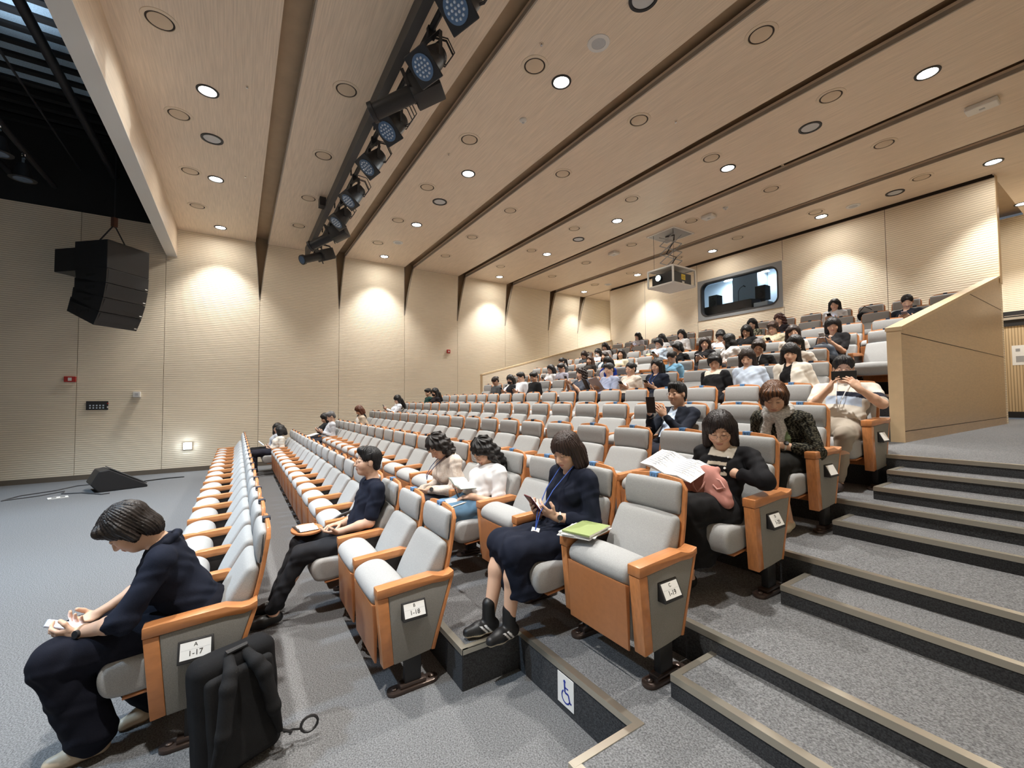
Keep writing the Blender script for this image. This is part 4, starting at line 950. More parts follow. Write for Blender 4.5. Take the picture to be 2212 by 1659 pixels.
    for q in (1, -1):
        e = ((u-q*.031)/.0155)**2+((v-.002+abs(u-q*.031)*.12)/tk)**2 < 1; paint(front & e, (.03, .02, .018), .9 if near else .75)
        e = ((u-q*.034)/.019)**2+((v-.028+abs(u-q*.03)*.25)/(tk*1.05))**2 < 1; paint(front & e, hc*1.4+.02, .8)
        e = ((u-q*.04)/.022)**2+((v+.035)/.02)**2 < 1; paint(front & e, c.get('skin', SKIN)*V3(1.04, .9, .87), .6)
    lip = (np.abs(u) < .022) & (np.abs(v+.0635+np.abs(u)*.05) < max(.0075, h*.5)); paint(front & lip, c.get('lip', (.42, .15, .125) if c.get('sex', 'f') == 'f' else (.46, .22, .17)), .8)
    np_mesh('body', Vb, Fb, col, M_SKIN, T)
    # hair
    hst = c.get('style', 'bob'); hp = hair_prims(hst, H, M, s_, c.get('part', random.choice((-.022, .0, .02))))
    amp = (.0055 if hst in ('curly', 'wavy') else .0036)*(1 if h < .009 else .7)
    fr = 26 if hst in ('curly', 'wavy') else 40
    def disp(Pt):
        q = (Pt-H.astype(np.float32))@M.T.astype(np.float32); th = np.arctan2(q[:, 0], q[:, 1]+.02)
        if hst in ('curly', 'wavy'): return amp*(np.sin(th*13+np.sin(q[:, 2]*55)*1.6)+np.sin(q[:, 2]*95+th*5))
        return amp*(np.sin(th*fr+4*q[:, 2]+1.5*np.sin(q[:, 2]*21+th*3))+.7*np.sin(th*71+q[:, 2]*30+2*np.sin(th*9)))*(.5+.5*np.abs(np.sin(th*5+q[:, 2]*9)))
    Vh, Fh = surf(hp, min(h, .010) if not near else .0042, disp); ch = np.tile(hc, (len(Vh), 1))
    if near or h < .009:
        q = (Vh-H)@M.T; st = .5+.5*np.sin(np.arctan2(q[:, 0], q[:, 1]+.02)*33+q[:, 2]*9); ch = ch*(.75+.7*st[:, None])
    if 'hair2' in c: q = (Vh-H)@M.T; tt = np.clip((q[:, 2]-.0)/.09, 0, 1)[:, None]*(.5+.5*np.sin(np.arctan2(q[:, 0], q[:, 1])*21))[:, None]; ch = ch*(1-tt)+np.array(c['hair2'])*tt
    np_mesh('hair', Vh, Fh, ch, M_HAIR, T)
    # clothes
    hc_ = h if not near else .0055
    if c.get('collar'):
        for a in np.linspace(-2.3, 2.3, 9)[:-1]:
            b = a+.575
            def rp(t): return N-up2*.012+ax*math.sin(t)*.066*s_+nrm*math.cos(t)*(.062+.02*max(0, math.cos(t)))*s_-up2*.03*max(0, math.cos(t))
            top += [C(rp(a), rp(b), .014+.4*max(0, h-.006), .014+.4*max(0, h-.006), .008)]
    if c.get('jacket'):
        top += [C(N-up2*.05+ax*q*.05+nrm*.08, Ch-up2*.06+ax*q*.045+nrm*.125, .02, .022, .03) for q in (1, -1)]
    nk = c.get('neckline', .5)
    if nk and h < .009: top += [E(N+nrm*.085-up2*.02*nk, V3(.045, .05, .07*nk+.015), Mc, .012, -1)]
    wr_ = c.get('wrinkle', .003 if near else 0.0024 if h < .009 else 0)
    def dt(Pt):
        q = Pt.astype(np.float32); return (wr_*(np.sin(q[:, 2]*46+q[:, 0]*31+2.1*np.sin(q[:, 1]*27+q[:, 0]*19))+.7*np.sin(q[:, 0]*63-q[:, 2]*57+1.7*np.sin(q[:, 2]*33)))).astype(np.float32)
    if slv != 'nude':
        Vt, Ft = surf(top, hc_, dt if wr_ else None)
        lt = np.stack([(Vt-N)@ax, (Vt-N)@nrm, (Vt-N)@up2], 1)
        tc_ = c['top']; ct = tc_(Vt, lt) if callable(tc_) else np.tile(V3(*tc_), (len(Vt), 1))
        np_mesh(c.get('topname', 'shirt'), Vt, Ft, ct, M_CLOTH, T)
    if bot:
        Vq, Fq = surf(bot, hc_, dt if wr_ else None); bc = c.get('bcol', (.02, .02, .024)); np_mesh(c.get('botname', {'pants': 'trousers'}.get(bt, bt)), Vq, Fq, bc(Vq) if callable(bc) else np.tile(V3(*bc), (len(Vq), 1)), M_CLOTH, T)
    if c.get('shoes') is not None:
        for q in (1, -1):
            Vs, Fs = surf(shoes[q], min(h, .007)); scn = np.tile(V3(*c['shoes']), (len(Vs), 1))
            if 'stripe' in c:
                ft = nz_(V3(*c.get('ft'+('L' if q > 0 else 'R'), (q*.12, -1, 0)))); al = (Vs-ank[q])@ft; zz = Vs[:, 2]-Vs[:, 2].min(); g_ = al-.9*zz; scn[(zz > .02) & (zz < .075) & ((np.abs(g_-.0) < .007) | (np.abs(g_+.028) < .007))] = c['stripe']
            if 'sole' in c: scn[Vs[:, 2] < Vs[:, 2].min()+.026] = c['sole']
            np_mesh('shoe', Vs, Fs, scn, M_SHOE, T)
    def hd(p): return Vector(P(*p))
    if c.get('glasses'):
        g = MB(); gr = .0011 if near else .0018
        for q in (1, -1):
            g.tube([hd((q*.032+.0225*math.cos(a)*1.05, .106-.004*abs(math.cos(a)), -.003+.020*math.sin(a))) for a in np.linspace(0, 2*PI, 17)[:-1]], gr, 5, closed=True)
            g.tube([hd((q*.056, .102, .004)), hd((q*.077, .07, .005)), hd((q*.081, -.004, .005))], gr, 5)
        g.tube([hd((-.010, .108, .0)), hd((0, .110, .003)), hd((.010, .108, .0))], gr, 5)
        g.build('glasses', MATS.get('glasses_metal') or mat('glasses_metal', c.get('gcol', (.16, .13, .12)), .3, metal=.7), T)
    if c.get('mask'):
        Vm, Fm = surf([E(P(0, .050, -.055), V3(.062, .066, .050)*s_, M, .02), E(P(0, .09, -.045), V3(.026, .03, .035)*s_, M, .03), E(P(0, -.01, -.05), V3(.1, .06, .2)*s_, M, .01, -1)], min(h, .008)); np_mesh('face_mask', Vm, Fm, np.tile(V3(*c['mask']), (len(Vm), 1)), M_CLOTH, T)
    if c.get('watch'):
        k, wc = c['watch']; W, d_, n_, El = hands[k]; dv = Vector(nz_(W-El)); a = dv.orthogonal().normalized(); b = dv.cross(a); cc = Vector(W)-dv*.025
        MB().tube([cc+(a*math.cos(t)+b*math.sin(t))*.030*s_ for t in np.linspace(0, 2*PI, 19)[:-1]], .007, 6, closed=True).build('watch_strap', mat('strap_'+str(wc[0]), wc, .5), T)
        o = Vector(c.get('watchdir', (1, -.3, .4))).normalized(); o = (o-dv*o.dot(dv)).normalized()
        MB().cyl(cc+o*.030, cc+o*.042, .019, .018, 18).build('watch_face', M_BLKP, T)
    if c.get('lanyard'):
        ln = MB(); q0 = N+nrm*.06+ax*.06-up2*.0; q1 = N+nrm*.06-ax*.06; e = V3(*c['lanyard']); fo = nrm*.05
        for q in (q0, q1):
            pts = [q+up2*.01, (q*.6+e*.4)+fo, (q*.25+e*.75)+fo*.9, e]
            ln.tube([Vector(p) for p in pts], .0035, 5)
        ln.build('lanyard', mat('lanyard_%d' % int(c.get('lcol', (.03,))[0]*1000), c.get('lcol', (.03, .09, .42)), .6), T)
    return T, dict(P=P, H=H, M=M, N=N, hands=hands, Ch=Ch, ax=ax, nrm=nrm, up2=up2, hip=hip, knees=knees)
def loc2w(T, p): return Vector(T.location)+Vector(p)
def basis(z, x):
    """rotation whose z axis is z and x axis close to x"""
    z = Vector(z).normalized(); x = Vector(x); x = (x-z*x.dot(z)).normalized(); y = z.cross(x)
    return Matrix((x, y, z)).transposed().to_euler()
PHN = {}
def phone(T, p, z, x, label, col=(.015, .015, .018), size=(.075, .155), lit=True, name='phone'):
    """a phone: screen faces +z, long side along y"""
    o = thing(name, label, 'phone', loc2w(T, p), basis(z, x), group=None); w_, l_ = size
    key = 'phone_case_'+'_'.join(f'{int(v*100)}' for v in col)
    MB().box(-w_/2, w_/2, -l_/2, l_/2, -.009, 0).build('case', mat(key, col, .4), o, bevel=.003)
    MB().box(-w_/2+.004, w_/2-.004, -l_/2+.005, l_/2-.005, 0, .0006).build('screen', mat('phone_screen', (.25, .3, .38), .15, emit=.9, ecol=(.6, .75, 1)) if lit else M_BLKP, o)
    MB().box(-w_/2+.008, -w_/2+.03, l_/2-.035, l_/2-.008, -.0115, -.009).build('camera_bump', M_BLKP, o)
    return o
# ------------------------------------------------------------------ the audience
NEAR = .0045; MID = .0068; FAR = .0105
BLK = (.010, .009, .009); DBR = (.022, .013, .010); AUB = (.085, .032, .018)
NAVY = (.011, .014, .026); CHAR = (.022, .023, .027); WHT = (.74, .74, .74); CRM = (.70, .63, .52)
def noisy(c1, c2, sc=120, lo=.35):
    def f(V, l):
        v = np.sin(V[:, 0]*sc+3*np.sin(V[:, 2]*sc*.7))*np.sin(V[:, 2]*sc*1.1+2.3*np.sin(V[:, 1]*sc*.6))+.5*np.sin(V[:, 2]*sc*2.3+V[:, 0]*sc*.4)
        t = np.clip(v-lo+.5, 0, 1)[:, None]; return V3(*c1)*(1-t)+V3(*c2)*t
    return f
def stripes(c1, c2, pitch, duty=.5, axis=2):
    def f(V, l):
        t = ((V[:, axis]/pitch) % 1 < duty)[:, None]; return np.where(t, V3(*c1), V3(*c2))
    return f
def openfront(outer, inner, w0=.035, w1=.075, depth=0):
    """a jacket or cardigan hanging open over an inner garment"""
    def f(V, l):
        wv = w0+(w1-w0)*np.clip(-l[:, 2]/.35, 0, 1); m = (np.abs(l[:, 0]) < wv) & (l[:, 1] > .02)
        oc = outer(V, l) if callable(outer) else np.tile(V3(*outer), (len(V), 1)); ic = inner(V, l) if callable(inner) else np.tile(V3(*inner), (len(V), 1))
        return np.where(m[:, None], ic, oc)
    return f
def yoke(c1, c2, z):        # collar region in another colour
    def f(V, l): return np.where(((l[:, 2] > z) & (np.abs(l[:, 0]) < .12))[:, None], V3(*c2), V3(*c1))
    return f
# --- 1 woman in the front row
T, J = person(('A', 0), 'woman in navy short-sleeved jacket bending over a phone in the front row', dict(h=NEAR, head=(.02, -.10, 1.055), face=(48, -4, 0), neck=(.01, .045, .955), hunch=-.05, style='shortw', hair=(.016, .011, .009), top=NAVY, topname='jacket', collar=1, neckline=0, sleeve='elbow', bcol=(.008, .009, .016), wide=.045,
    shoes=(.50, .41, .30), sole=(.20, .13, .08), wL=(.11, -.255, .60), wR=(-.10, -.22, .60), hdL=(-.35, -1, -.05), hdR=(.75, -.8, .0), hnL=(-.7, .1, .45), hnR=(.2, .1, .95), curl=.8, part=0, poleL=(.9, .3, -.5), poleR=(-.9, .3, -.5), kL=(.13, -.33, .50), kR=(-.11, -.30, .50), aL=(.12, -.20, .085), aR=(-.08, .02, .085), ftL=(.05, -1, 0), ftR=(.5, -1, 0), watch=('L', (.45, .30, .2)), watchdir=(1, 0, .3), bulk=1.12, shoulder=.172))
N, ax, nm, u2 = J['N'], J['ax'], J['nrm'], J['up2']; cl = []
for k in range(8):
    f = lambda t: N-u2*(.004+.018*math.cos(t))+ax*math.sin(t)*.074+nm*(.004+math.cos(t)*.070)
    a = -2.5+k*.625; a += PI; cl.append(C(f(a), f(a+.625), .019, .019, .01))
Vc, Fc = surf(cl, .005); np_mesh('jacket_collar', Vc, Fc, np.tile(V3(.013, .016, .028), (len(Vc), 1)), M_CLOTH, T)
phone(T, (.0, -.33, .612), (0, .45, .9), (1, .1, 0), 'lit phone held in both hands by the woman in the front row', (.45, .5, .62))
# --- 2 man in the second row
T, J = person(('B', 2), 'young man in navy polo shirt and round glasses looking at the stage', dict(h=NEAR, sex='m', head=(0, .305, 1.175), face=(-4, -3, 0), neck=(0, .355, 1.01), style='short', hair=(.008, .008, .009), top=NAVY, topname='polo_shirt', collar=1, neckline=0, sleeve='short', bcol=(.020, .021, .025), shoes=(.01, .01, .01), glasses=1, skin=V3(.60, .38, .27),
    wL=(.10, .055, .625), wR=(-.02, .09, .655), hdL=(-.45, -1, -.05), hdR=(.2, -1, .1), hnL=(-.4, 0, .9), hnR=(.2, -.2, -1), curl=.45, poleL=(.5, .55, -.9), shoulder=.185, kL=(.12, -.24, .50), kR=(-.12, -.22, .515), aL=(.11, -.43, .10), aR=(-.10, -.40, .10), bulk=1.05))
sx, sy, sz = SEAT['B', 2]
tb = thing('writing_tablet', 'orange wooden writing tablet folded out before the man in the polo shirt', 'writing tablet', (sx-.16, sy-.165, sz+.607))
MB().prism([(.17*math.cos(a)*(1 if math.cos(a) > 0 else 1), .125*math.sin(a)) for a in np.linspace(0, 2*PI, 29)[:-1]], 2, 0, .018).build('board', M_BOARD, tb, bevel=.004)
MB().box(-.03, .02, .10, .24, -.018, 0).build('hinge_arm', M_BLKM, tb)
nb = thing('notebook', 'open white notebook on the wooden writing tablet', 'notebook', (sx-.16, sy-.17, sz+.626), (0, 0, .12))
MB().box(-.11, .11, -.075, .075, 0, .006).build('cover', M_BLKP, nb, bevel=.002)
MB().prism([(-.106, .006), (-.05, .022), (-.004, .012), (.004, .012), (.05, .022), (.106, .006)], 1, -.07, .07).build('pages', mat('paper', (.78, .75, .68), .8), nb)
MB().tube([(-.1, -.085, .006), (.1, -.08, .006)], .004, 6).build('strap', M_BLKP, nb)
bg = MB(); tag(bg.tube([(sx-.30, sy+.03, sz+.60), (sx-.34, sy+.14, sz+.645), (sx-.33, sy+.26, sz+.68), (sx-.28, sy+.30, sz+.62)], .016, 8).build('bag_strap', M_BLKP, smooth=True), 'black bag strap slung over the armrest beside the man in the polo shirt', 'strap')
# --- 3 woman in the navy dress
T, J = person(('C', 1), 'woman in long navy dress with blue lanyard reading a red phone', dict(h=NEAR, head=(.0, .265, 1.115), face=(26, 8, 0), neck=(0, .335, .985), style='bobbang', hair=(.026, .014, .011), top=NAVY, topname='dress_top', collar=1, sleeve='three', bottom='dress', botname='dress_skirt', bcol=NAVY, hem=.27, flare=.075, shoes=(.012, .012, .013), sole=(.55, .48, .36), stripe=(.7, .7, .7), shoetop=.085,
    wL=(.10, .085, .70), wR=(-.06, .06, .70), hdL=(-.45, -.8, .45), hdR=(.35, -.8, .45), hnL=(-.5, .35, .55), hnR=(.6, .35, .5), curl=.55, poleL=(.6, .6, -.8), kL=(.10, -.24, .535), kR=(-.09, -.22, .535), aL=(.075, -.27, .10), aR=(-.055, -.34, .10), watch=('L', (.62, .6, .56)), watchdir=(1, -.5, .2), lanyard=(.07, -.06, .63)))
phone(T, (.015, -.03, .785), (.05, .75, .62), (1, 0, 0), 'open dark red flip-case phone in the hands of the woman in the navy dress', (.10, .015, .02), (.08, .16))
fl = thing('phone_flap', 'dark red phone cover flap', 'phone cover', (0, 0, 0)); bpy.data.objects.remove(fl)
b = thing('name_badge', 'white photo badge hanging on the blue lanyard over the navy dress', 'badge', loc2w(T, (.075, -.075, .60)), basis((.3, -.8, .5), (1, .3, 0)))
MB().box(-.03, .03, -.05, .05, 0, .003).build('card', M_WHITE, b); MB().box(-.018, .018, -.015, .028, .003, .0036).build('photo', mat('badge_photo', (.45, .30, .26), .5), b); MB().box(-.02, .02, -.04, -.03, .003, .0036).build('print', M_INK, b)
# --- 4 T-shirt woman, 5 lace blouse woman
T, J = person(('C', 3), 'woman in white T-shirt with long curly black hair writing notes', dict(h=NEAR, head=(-.02, .215, 1.01), face=(38, 14, 0), neck=(0, .315, .885), style='curly', hair=BLK, top=(.74, .74, .75), topname='tee', sleeve='short', bcol=(.11, .20, .30), glasses=1,
    wL=(.12, .02, .64), wR=(-.10, .05, .66), hdL=(-.7, -.8, -.1), hdR=(.3, -1, .2), hnL=(-.2, -.1, -1), hnR=(.5, .2, .8), curl=.8, shoes=(.3, .3, .3), shift=(0, 0, -.01)))
bk = thing('book', 'open book with grey cover held by the woman in white T-shirt', 'book', loc2w(T, (.02, -.02, .735)), basis((.3, .1, .95), (1, .1, 0)))
MB().prism([(-.115, .01), (0, -.006), (.115, .01), (.115, .014), (0, -.002), (-.115, .014)], 1, -.08, .08).build('cover', mat('book_cover', (.16, .20, .18), .7), bk)
MB().prism([(-.108, .014), (-.06, .022), (0, .0), (.06, .022), (.108, .014), (0, -.001)], 1, -.075, .075).build('pages', MATS['paper'], bk)
pn = thing('pen', 'black pen in the hand of the woman in white T-shirt', 'pen', loc2w(T, (.04, -.08, .665)), (.5, .5, 0)); MB().cyl((0, 0, -.06), (0, 0, .07), .005, n=8).build('barrel', M_BLKP, pn); MB().cyl((0, 0, -.075), (0, 0, -.06), .001, .005, 8).build('tip', M_CHROME, pn)
pp = thing('note_paper', 'white sheet of paper on the lap of the woman in white T-shirt', 'paper', loc2w(T, (.03, -.10, .595)), (.1, 0, .2)); MB().box(-.11, .11, -.14, .14, 0, .004).build('sheet', MATS['paper'], pp)
T, J = person(('C', 4), 'woman in cream lace blouse with dark lanyard leaning far forward', dict(h=NEAR, head=(.02, -.015, 1.025), face=(46, 12, 0), neck=(0, .115, .93), hunch=-.05, style='wavy', hair=(.014, .011, .010), top=noisy((.60, .50, .42), (.72, .66, .60), 260), topname='blouse', sleeve='long', bcol=(.05, .05, .06), collar=1, neckline=0,
    wL=(.14, -.16, .63), wR=(-.06, -.15, .60), hdL=(-.5, -.7, -.6), hdR=(.3, -.8, -.5), curl=.6, watch=('L', (.35, .32, .28)), lanyard=(.0, -.12, .70), lcol=(.015, .03, .12), shoes=(.05, .05, .05)))
# --- 6 woman with the pink tote
def card(V, l):
    inn = np.where(((V[:, 2]/.062) % 1 < .36)[:, None], V3(.62, .56, .46), V3(.012, .012, .014))
    m = (np.abs(l[:, 0]) < .055+.02*np.clip(-l[:, 2]/.3, 0, 1)) & (l[:, 1] > .02); c = np.where(m[:, None], inn, V3(.012, .012, .014))
    cl = (np.abs(l[:, 0]) < .085) & (l[:, 2] > -.10) & (l[:, 1] > .045) & (np.abs(l[:, 0]) > -(l[:, 2]+.03)*-.4); return np.where(cl[:, None], V3(.70, .66, .58), c)
T, J = person(('D', 0), 'woman in black cardigan and striped top searching a pink tote bag', dict(h=NEAR, head=(-.005, .175, 1.045), face=(27, 26, 0), neck=(0, .26, .915), twist=8, style='bob', hair=(.014, .009, .009), top=card, topname='cardigan', collar=1, neckline=.55, sleeve='three', bottom='skirt', bcol=(.012, .012, .013), hem=.20, flare=.085, glasses=1, shoes=(.01, .01, .01),
    wL=(.10, .115, .76), wR=(-.13, .02, .695), hdL=(-1, -.35, -.25), hdR=(-.4, -1, .1), hnL=(0, -.6, -.8), hnR=(.4, .2, .8), curl=.6, poleL=(1, .35, .25), kL=(.03, -.235, .56), kR=(-.10, -.20, .53), aL=(-.02, -.20, .11), aR=(-.10, -.12, .10), shoulder=.172))
tt = thing('tote_bag', 'pink cloth tote bag on the lap of the woman in black cardigan', 'tote bag', loc2w(T, (0, 0, 0)))
Vb, Fb = surf([E((.0, -.035, .67), (.17, .05, .12), None, .03), C((-.13, -.03, .60), (.15, -.04, .60), .055, .05, .04), C((-.10, -.01, .775), (.07, .0, .785), .03, .028, .05), E((-.01, .0, .83), (.075, .02, .06), None, .015, -1)], .006, lambda P: (.004*np.sin(P[:, 0]*55+P[:, 2]*38+2*np.sin(P[:, 2]*30))).astype(np.float32))
np_mesh('sack', Vb, Fb, np.tile(V3(.50, .235, .20), (len(Vb), 1)), M_CLOTH, tt)
M_PINK = mat('pink_canvas', (.55, .29, .25), .9)
MB().tube([(-.07, -.06, .75), (-.04, -.10, .68), (.0, -.115, .64), (.03, -.10, .68), (.05, -.05, .76), (.05, -.02, .80)], [.006]*6, 6).tube([(.08, -.05, .74), (.13, -.06, .73), (.165, -.07, .69), (.12, -.08, .675), (.09, -.08, .70)], .006, 6).build('handle', M_PINK, tt, smooth=True)
bt_ = MB()
for k in range(4): q = J['N']+J['nrm']*(.118+.02*k)+J['ax']*.075-J['up2']*(.12+.085*k); bt_.cyl(Vector(q)+Vector(J['nrm'])*.012, Vector(q)+Vector(J['nrm'])*.018, .008, n=10)
bt_.build('button', M_WHITE, T)
pr = thing('paper_booklet', 'open white printed booklet held before the woman in black cardigan', 'booklet', loc2w(T, (-.17, -.10, .79)), basis((.18, -.33, .92), (1, -.05, 0)))
MB().prism([(-.21, .012), (-.1, .026), (0, 0), (.1, .022), (.20, .005), (.20, .002), (0, -.004), (-.21, .009)], 1, -.125, .125).build('pages', M_WHITE, pr)
b = MB()
for side in (-1, 1):
    for k in range(9): b.box(side*.105-.075, side*.105+.075-.03*(k % 3), .098-.024*k, .105-.024*k, .0285, .0292)
b.build('print', mat('print_grey', (.30, .32, .36), .8), pr)
# --- 7 scarf woman
T, J = person(('E', 0), 'woman in black tweed jacket with pale lace scarf and auburn hair', dict(h=NEAR, head=(.02, .02, 1.055), face=(32, 24, 0), neck=(.01, .12, .93), style='shortw', hair=(.035, .017, .011), hair2=(.20, .085, .035), top=noisy((.010, .010, .009), (.16, .15, .11), 210, .55), topname='jacket', sleeve='three', collar=0, bottom='skirt', bcol=(.014, .014, .013), hem=.36, flare=.07, shoes=(.62, .55, .42),
    wL=(.08, -.01, .665), wR=(-.10, .0, .655), hdL=(-.8, -.6, 0), hdR=(.5, -.8, 0), hnL=(-.2, .2, -.9), hnR=(.2, .2, .9), curl=.6, poleL=(.9, .5, -.45), watch=('L', (.66, .63, .56)), watchdir=(.3, -.6, .8), shoulder=.178, bulk=1.08, aL=(.12, -.03, .09)))
sc = thing('scarf', 'pale grey lace scarf round the neck of the auburn-haired woman', 'scarf', loc2w(T, (0, 0, 0)))
N, ax, nm, u2 = J['N'], J['ax'], J['nrm'], J['up2']; ring = []
for k in range(12):
    a = 2*PI*k/12; b_ = a+2*PI/12; f = lambda t: N+u2*(.02-.025*math.cos(t))+ax*math.sin(t)*.085+nm*(.02+math.cos(t)*.09)
    ring.append(C(f(a), f(b_), .032, .032, .02))
for q in (1, -1): ring += [C(N+nm*.105+ax*q*.035-u2*.02, J['Ch']+nm*.155+ax*q*.075-u2*.02, .034, .040, .03), C(J['Ch']+nm*.155+ax*q*.075-u2*.02, J['Ch']+nm*.17+ax*q*.08-u2*.16, .040, .036, .03)]
Vs, Fs = surf(ring, .006, lambda P: (.004*np.sin(P[:, 0]*120+2*np.sin(P[:, 2]*70))*np.sin(P[:, 2]*110)).astype(np.float32))
l0 = (Vs-N)@ax; cs = noisy((.42, .42, .41), (.66, .65, .63), 190, .3)(Vs, None); cs = np.where(((l0 > .095) & ((Vs-N)@u2 < -.09))[:, None], V3(.14, .19, .10), cs)
np_mesh('cloth', Vs, Fs, cs, M_CLOTH, sc)
# --- 8 man filming, 9 man in suit
def fshirt(V, l):
    c = np.tile(V3(.62, .58, .51), (len(V), 1)); z = l[:, 2]
    c[(z < -.115) & (z > -.165) & (l[:, 0] > -.05)] = (.02, .022, .035); c[(z < -.165) & (z > -.25) & (l[:, 1] > 0) & (np.abs(l[:, 0]) < .14)] = (.42, .50, .62); return c
T, J = person(('F', 0), 'man in cream shirt with dark chest band holding a phone before his face', dict(h=NEAR, sex='m', head=(.0, .36, 1.125), face=(14, 20, 0), neck=(0, .40, .97), twist=10, style='short', hair=(.010, .009, .009), top=fshirt, topname='shirt', collar=1, neckline=0, sleeve='short', bcol=(.33, .29, .24), shoes=(.05, .04, .04), glasses=1, bulk=1.25, shoulder=.205,
    wL=(.215, .06, .915), wR=(-.02, .07, .925), hdL=(-.55, -.2, .8), hdR=(.45, -.25, .85), hnL=(-.6, .6, -.3), hnR=(.7, .6, -.3), curl=.45, poleL=(.7, .1, -.8), poleR=(-.8, .2, -.8), lanyard=(.03, .10, .70), lcol=(.7, .7, .7), kL=(.17, -.17, .50), kR=(-.12, -.20, .52)))
phone(T, (.105, .055, 1.045), (-.30, .94, .1), (0, 0, 1), 'black open flip-case phone held before the face of the man in cream shirt', (.014, .014, .016), (.085, .19))
T, J = person(('E', 2), 'man in dark suit and glasses photographing with a black phone', dict(h=NEAR, sex='m', head=(.0, .30, 1.10), face=(2, -2, 0), neck=(0, .355, .945), style='short', hair=(.008, .008, .009), top=openfront((.020, .024, .036), (.55, .66, .82)), topname='suit_jacket', jacket=1, collar=1, sleeve='long', bcol=(.018, .02, .03), shoes=(.01, .01, .01), glasses=1, skin=V3(.56, .345, .24), shoulder=.182,
    wL=(.055, .015, .865), wR=(-.13, .01, .875), hdL=(-.3, -.55, .8), hdR=(.35, -.55, .8), hnL=(-.8, .2, .3), hnR=(.8, .2, .3), curl=.5, poleL=(.5, .5, -.9), poleR=(-.5, .5, -.9), watch=('R', (.02, .02, .02))))
phone(T, (-.045, -.075, .985), (0, .98, .12), (1, 0, 0), 'black tablet-sized phone raised by the man in the dark suit', (.012, .012, .014), (.11, .17), lit=False)
# --- the people further back
def who(seat, label, pose, h=FAR, ph=None, **kw):
    c = dict(h=h, sc=.97)
    if pose == 'phone': c.update(head=(0, .235, 1.065), face=(28, 0, 0), wL=(.085, .06, .715), wR=(-.085, .06, .715), hdL=(-.5, -.8, .4), hdR=(.5, -.8, .4), hnL=(-.5, .3, .6), hnR=(.5, .3, .6), curl=.6)
    elif pose == 'lap': c.update(head=(0, .27, 1.075), face=(26, 0, 0), wL=(.10, .03, .60), wR=(-.10, .03, .60), hdL=(-.5, -.9, 0), hdR=(.5, -.9, 0))
    elif pose == 'up': c.update(head=(0, .335, 1.13), face=(2, 0, 0), wL=(.10, .04, .60), wR=(-.10, .04, .60), hdL=(-.5, -.9, 0), hdR=(.5, -.9, 0))
    elif pose == 'fwd': c.update(head=(0, .02, 1.02), face=(40, 0, 0), wL=(.10, -.12, .64), wR=(-.09, -.12, .64), hdL=(-.5, -.9, -.2), hdR=(.5, -.9, -.2), hunch=-.04)
    yw = kw.pop('yaw', None)
    if yw is not None: c['face'] = (c['face'][0], yw, 0)
    c.setdefault('shoes', None); c.update(kw)
    T, J = person(seat, label, c)
    if ph:
        pc = kw.get('phc', (.015, .015, .018)); W = (J['hands']['L'][0]+J['hands']['R'][0])/2
        p = kw.get('php', (W[0], W[1]-.075, W[2]+.085)); z = np.array(J['H'])-np.array(p); phone(T, p, z, (1, 0, 0), ph, pc)
    return T, J
# second to sixth rows, far left
who(('B', 17), 'woman with glasses and long black hair turning back, by the left wall', 'lap', MID, 'phone tilted by the long-haired woman at the far left', yaw=40, head=(.08, .17, 1.06), face=(18, 62, 0), style='long', hair=BLK, glasses=1, top=(.46, .49, .54), topname='blouse', sleeve='elbow', bcol=(.01, .01, .012), php=(.0, -.17, .70))
who(('B', 16), 'woman with black bob in white striped knit, by the left wall', 'lap', MID, yaw=-50, head=(.0, .20, 1.03), style='bob', hair=BLK, top=stripes((.66, .60, .50), (.74, .71, .64), .07, .3), topname='knit_top', sleeve='short', bcol=(.02, .02, .03))
who(('C', 18), 'woman in black jacket half hidden behind the grey-haired man', 'phone', FAR, head=(-.05, .2, 1.05), style='bob', hair=BLK, top=CHAR, topname='jacket', sleeve='long', yaw=5)
T, J = who(('C', 17), 'grey-haired man in light grey sweatshirt reading', 'phone', MID, 'phone in the hands of the grey-haired man', sex='m', style='short', hair=(.10, .10, .105), top=(.48, .50, .54), topname='sweatshirt', sleeve='long', bcol=(.03, .03, .04), head=(0, .24, 1.10))
n_ = thing('newspaper', 'large white sheet of paper before the grey-haired man', 'paper', loc2w(T, (-.14, -.18, .66)), (.25, 0, .1)); MB().box(-.17, .17, -.15, .15, 0, .003).build('sheet', M_WHITE, n_)
T, J = who(('D', 18), 'auburn-haired woman in beige jacket leaning forward, far left', 'fwd', MID, style='bob', hair=(.08, .026, .012), top=(.50, .42, .33), topname='jacket', sleeve='long', yaw=-8, bcol=(.05, .05, .05))
b = thing('bottle', 'white drinking bottle beside the woman in beige jacket', 'bottle', loc2w(T, (.24, -.09, .65))); MB().lathe([(.033, 0), (.036, .01), (.036, .14), (.02, .17), (.016, .18)], n=20).build('body', M_WPLAS, b, smooth=True); MB().lathe([(.019, .18), (.019, .205), (.001, .207)], n=16).build('cap', M_WPLAS, b)
b = thing('bag', 'black bag on the empty seat left of the woman in beige jacket', 'bag', loc2w(T, (-.50, .20, .62))); Vb, Fb = surf([E((0, 0, .15), (.17, .13, .19), None, .05), C((-.1, .02, .02), (.1, .02, .02), .12, .12, .05)], .012); np_mesh('sack', Vb, Fb, np.tile(V3(.012, .012, .013), (len(Vb), 1)), M_CLOTH, b); MB().tube([(-.09, -.05, .3), (-.06, -.07, .42), (.06, -.07, .42), (.09, -.05, .3)], .012, 6).build('handle', M_BLKP, b)
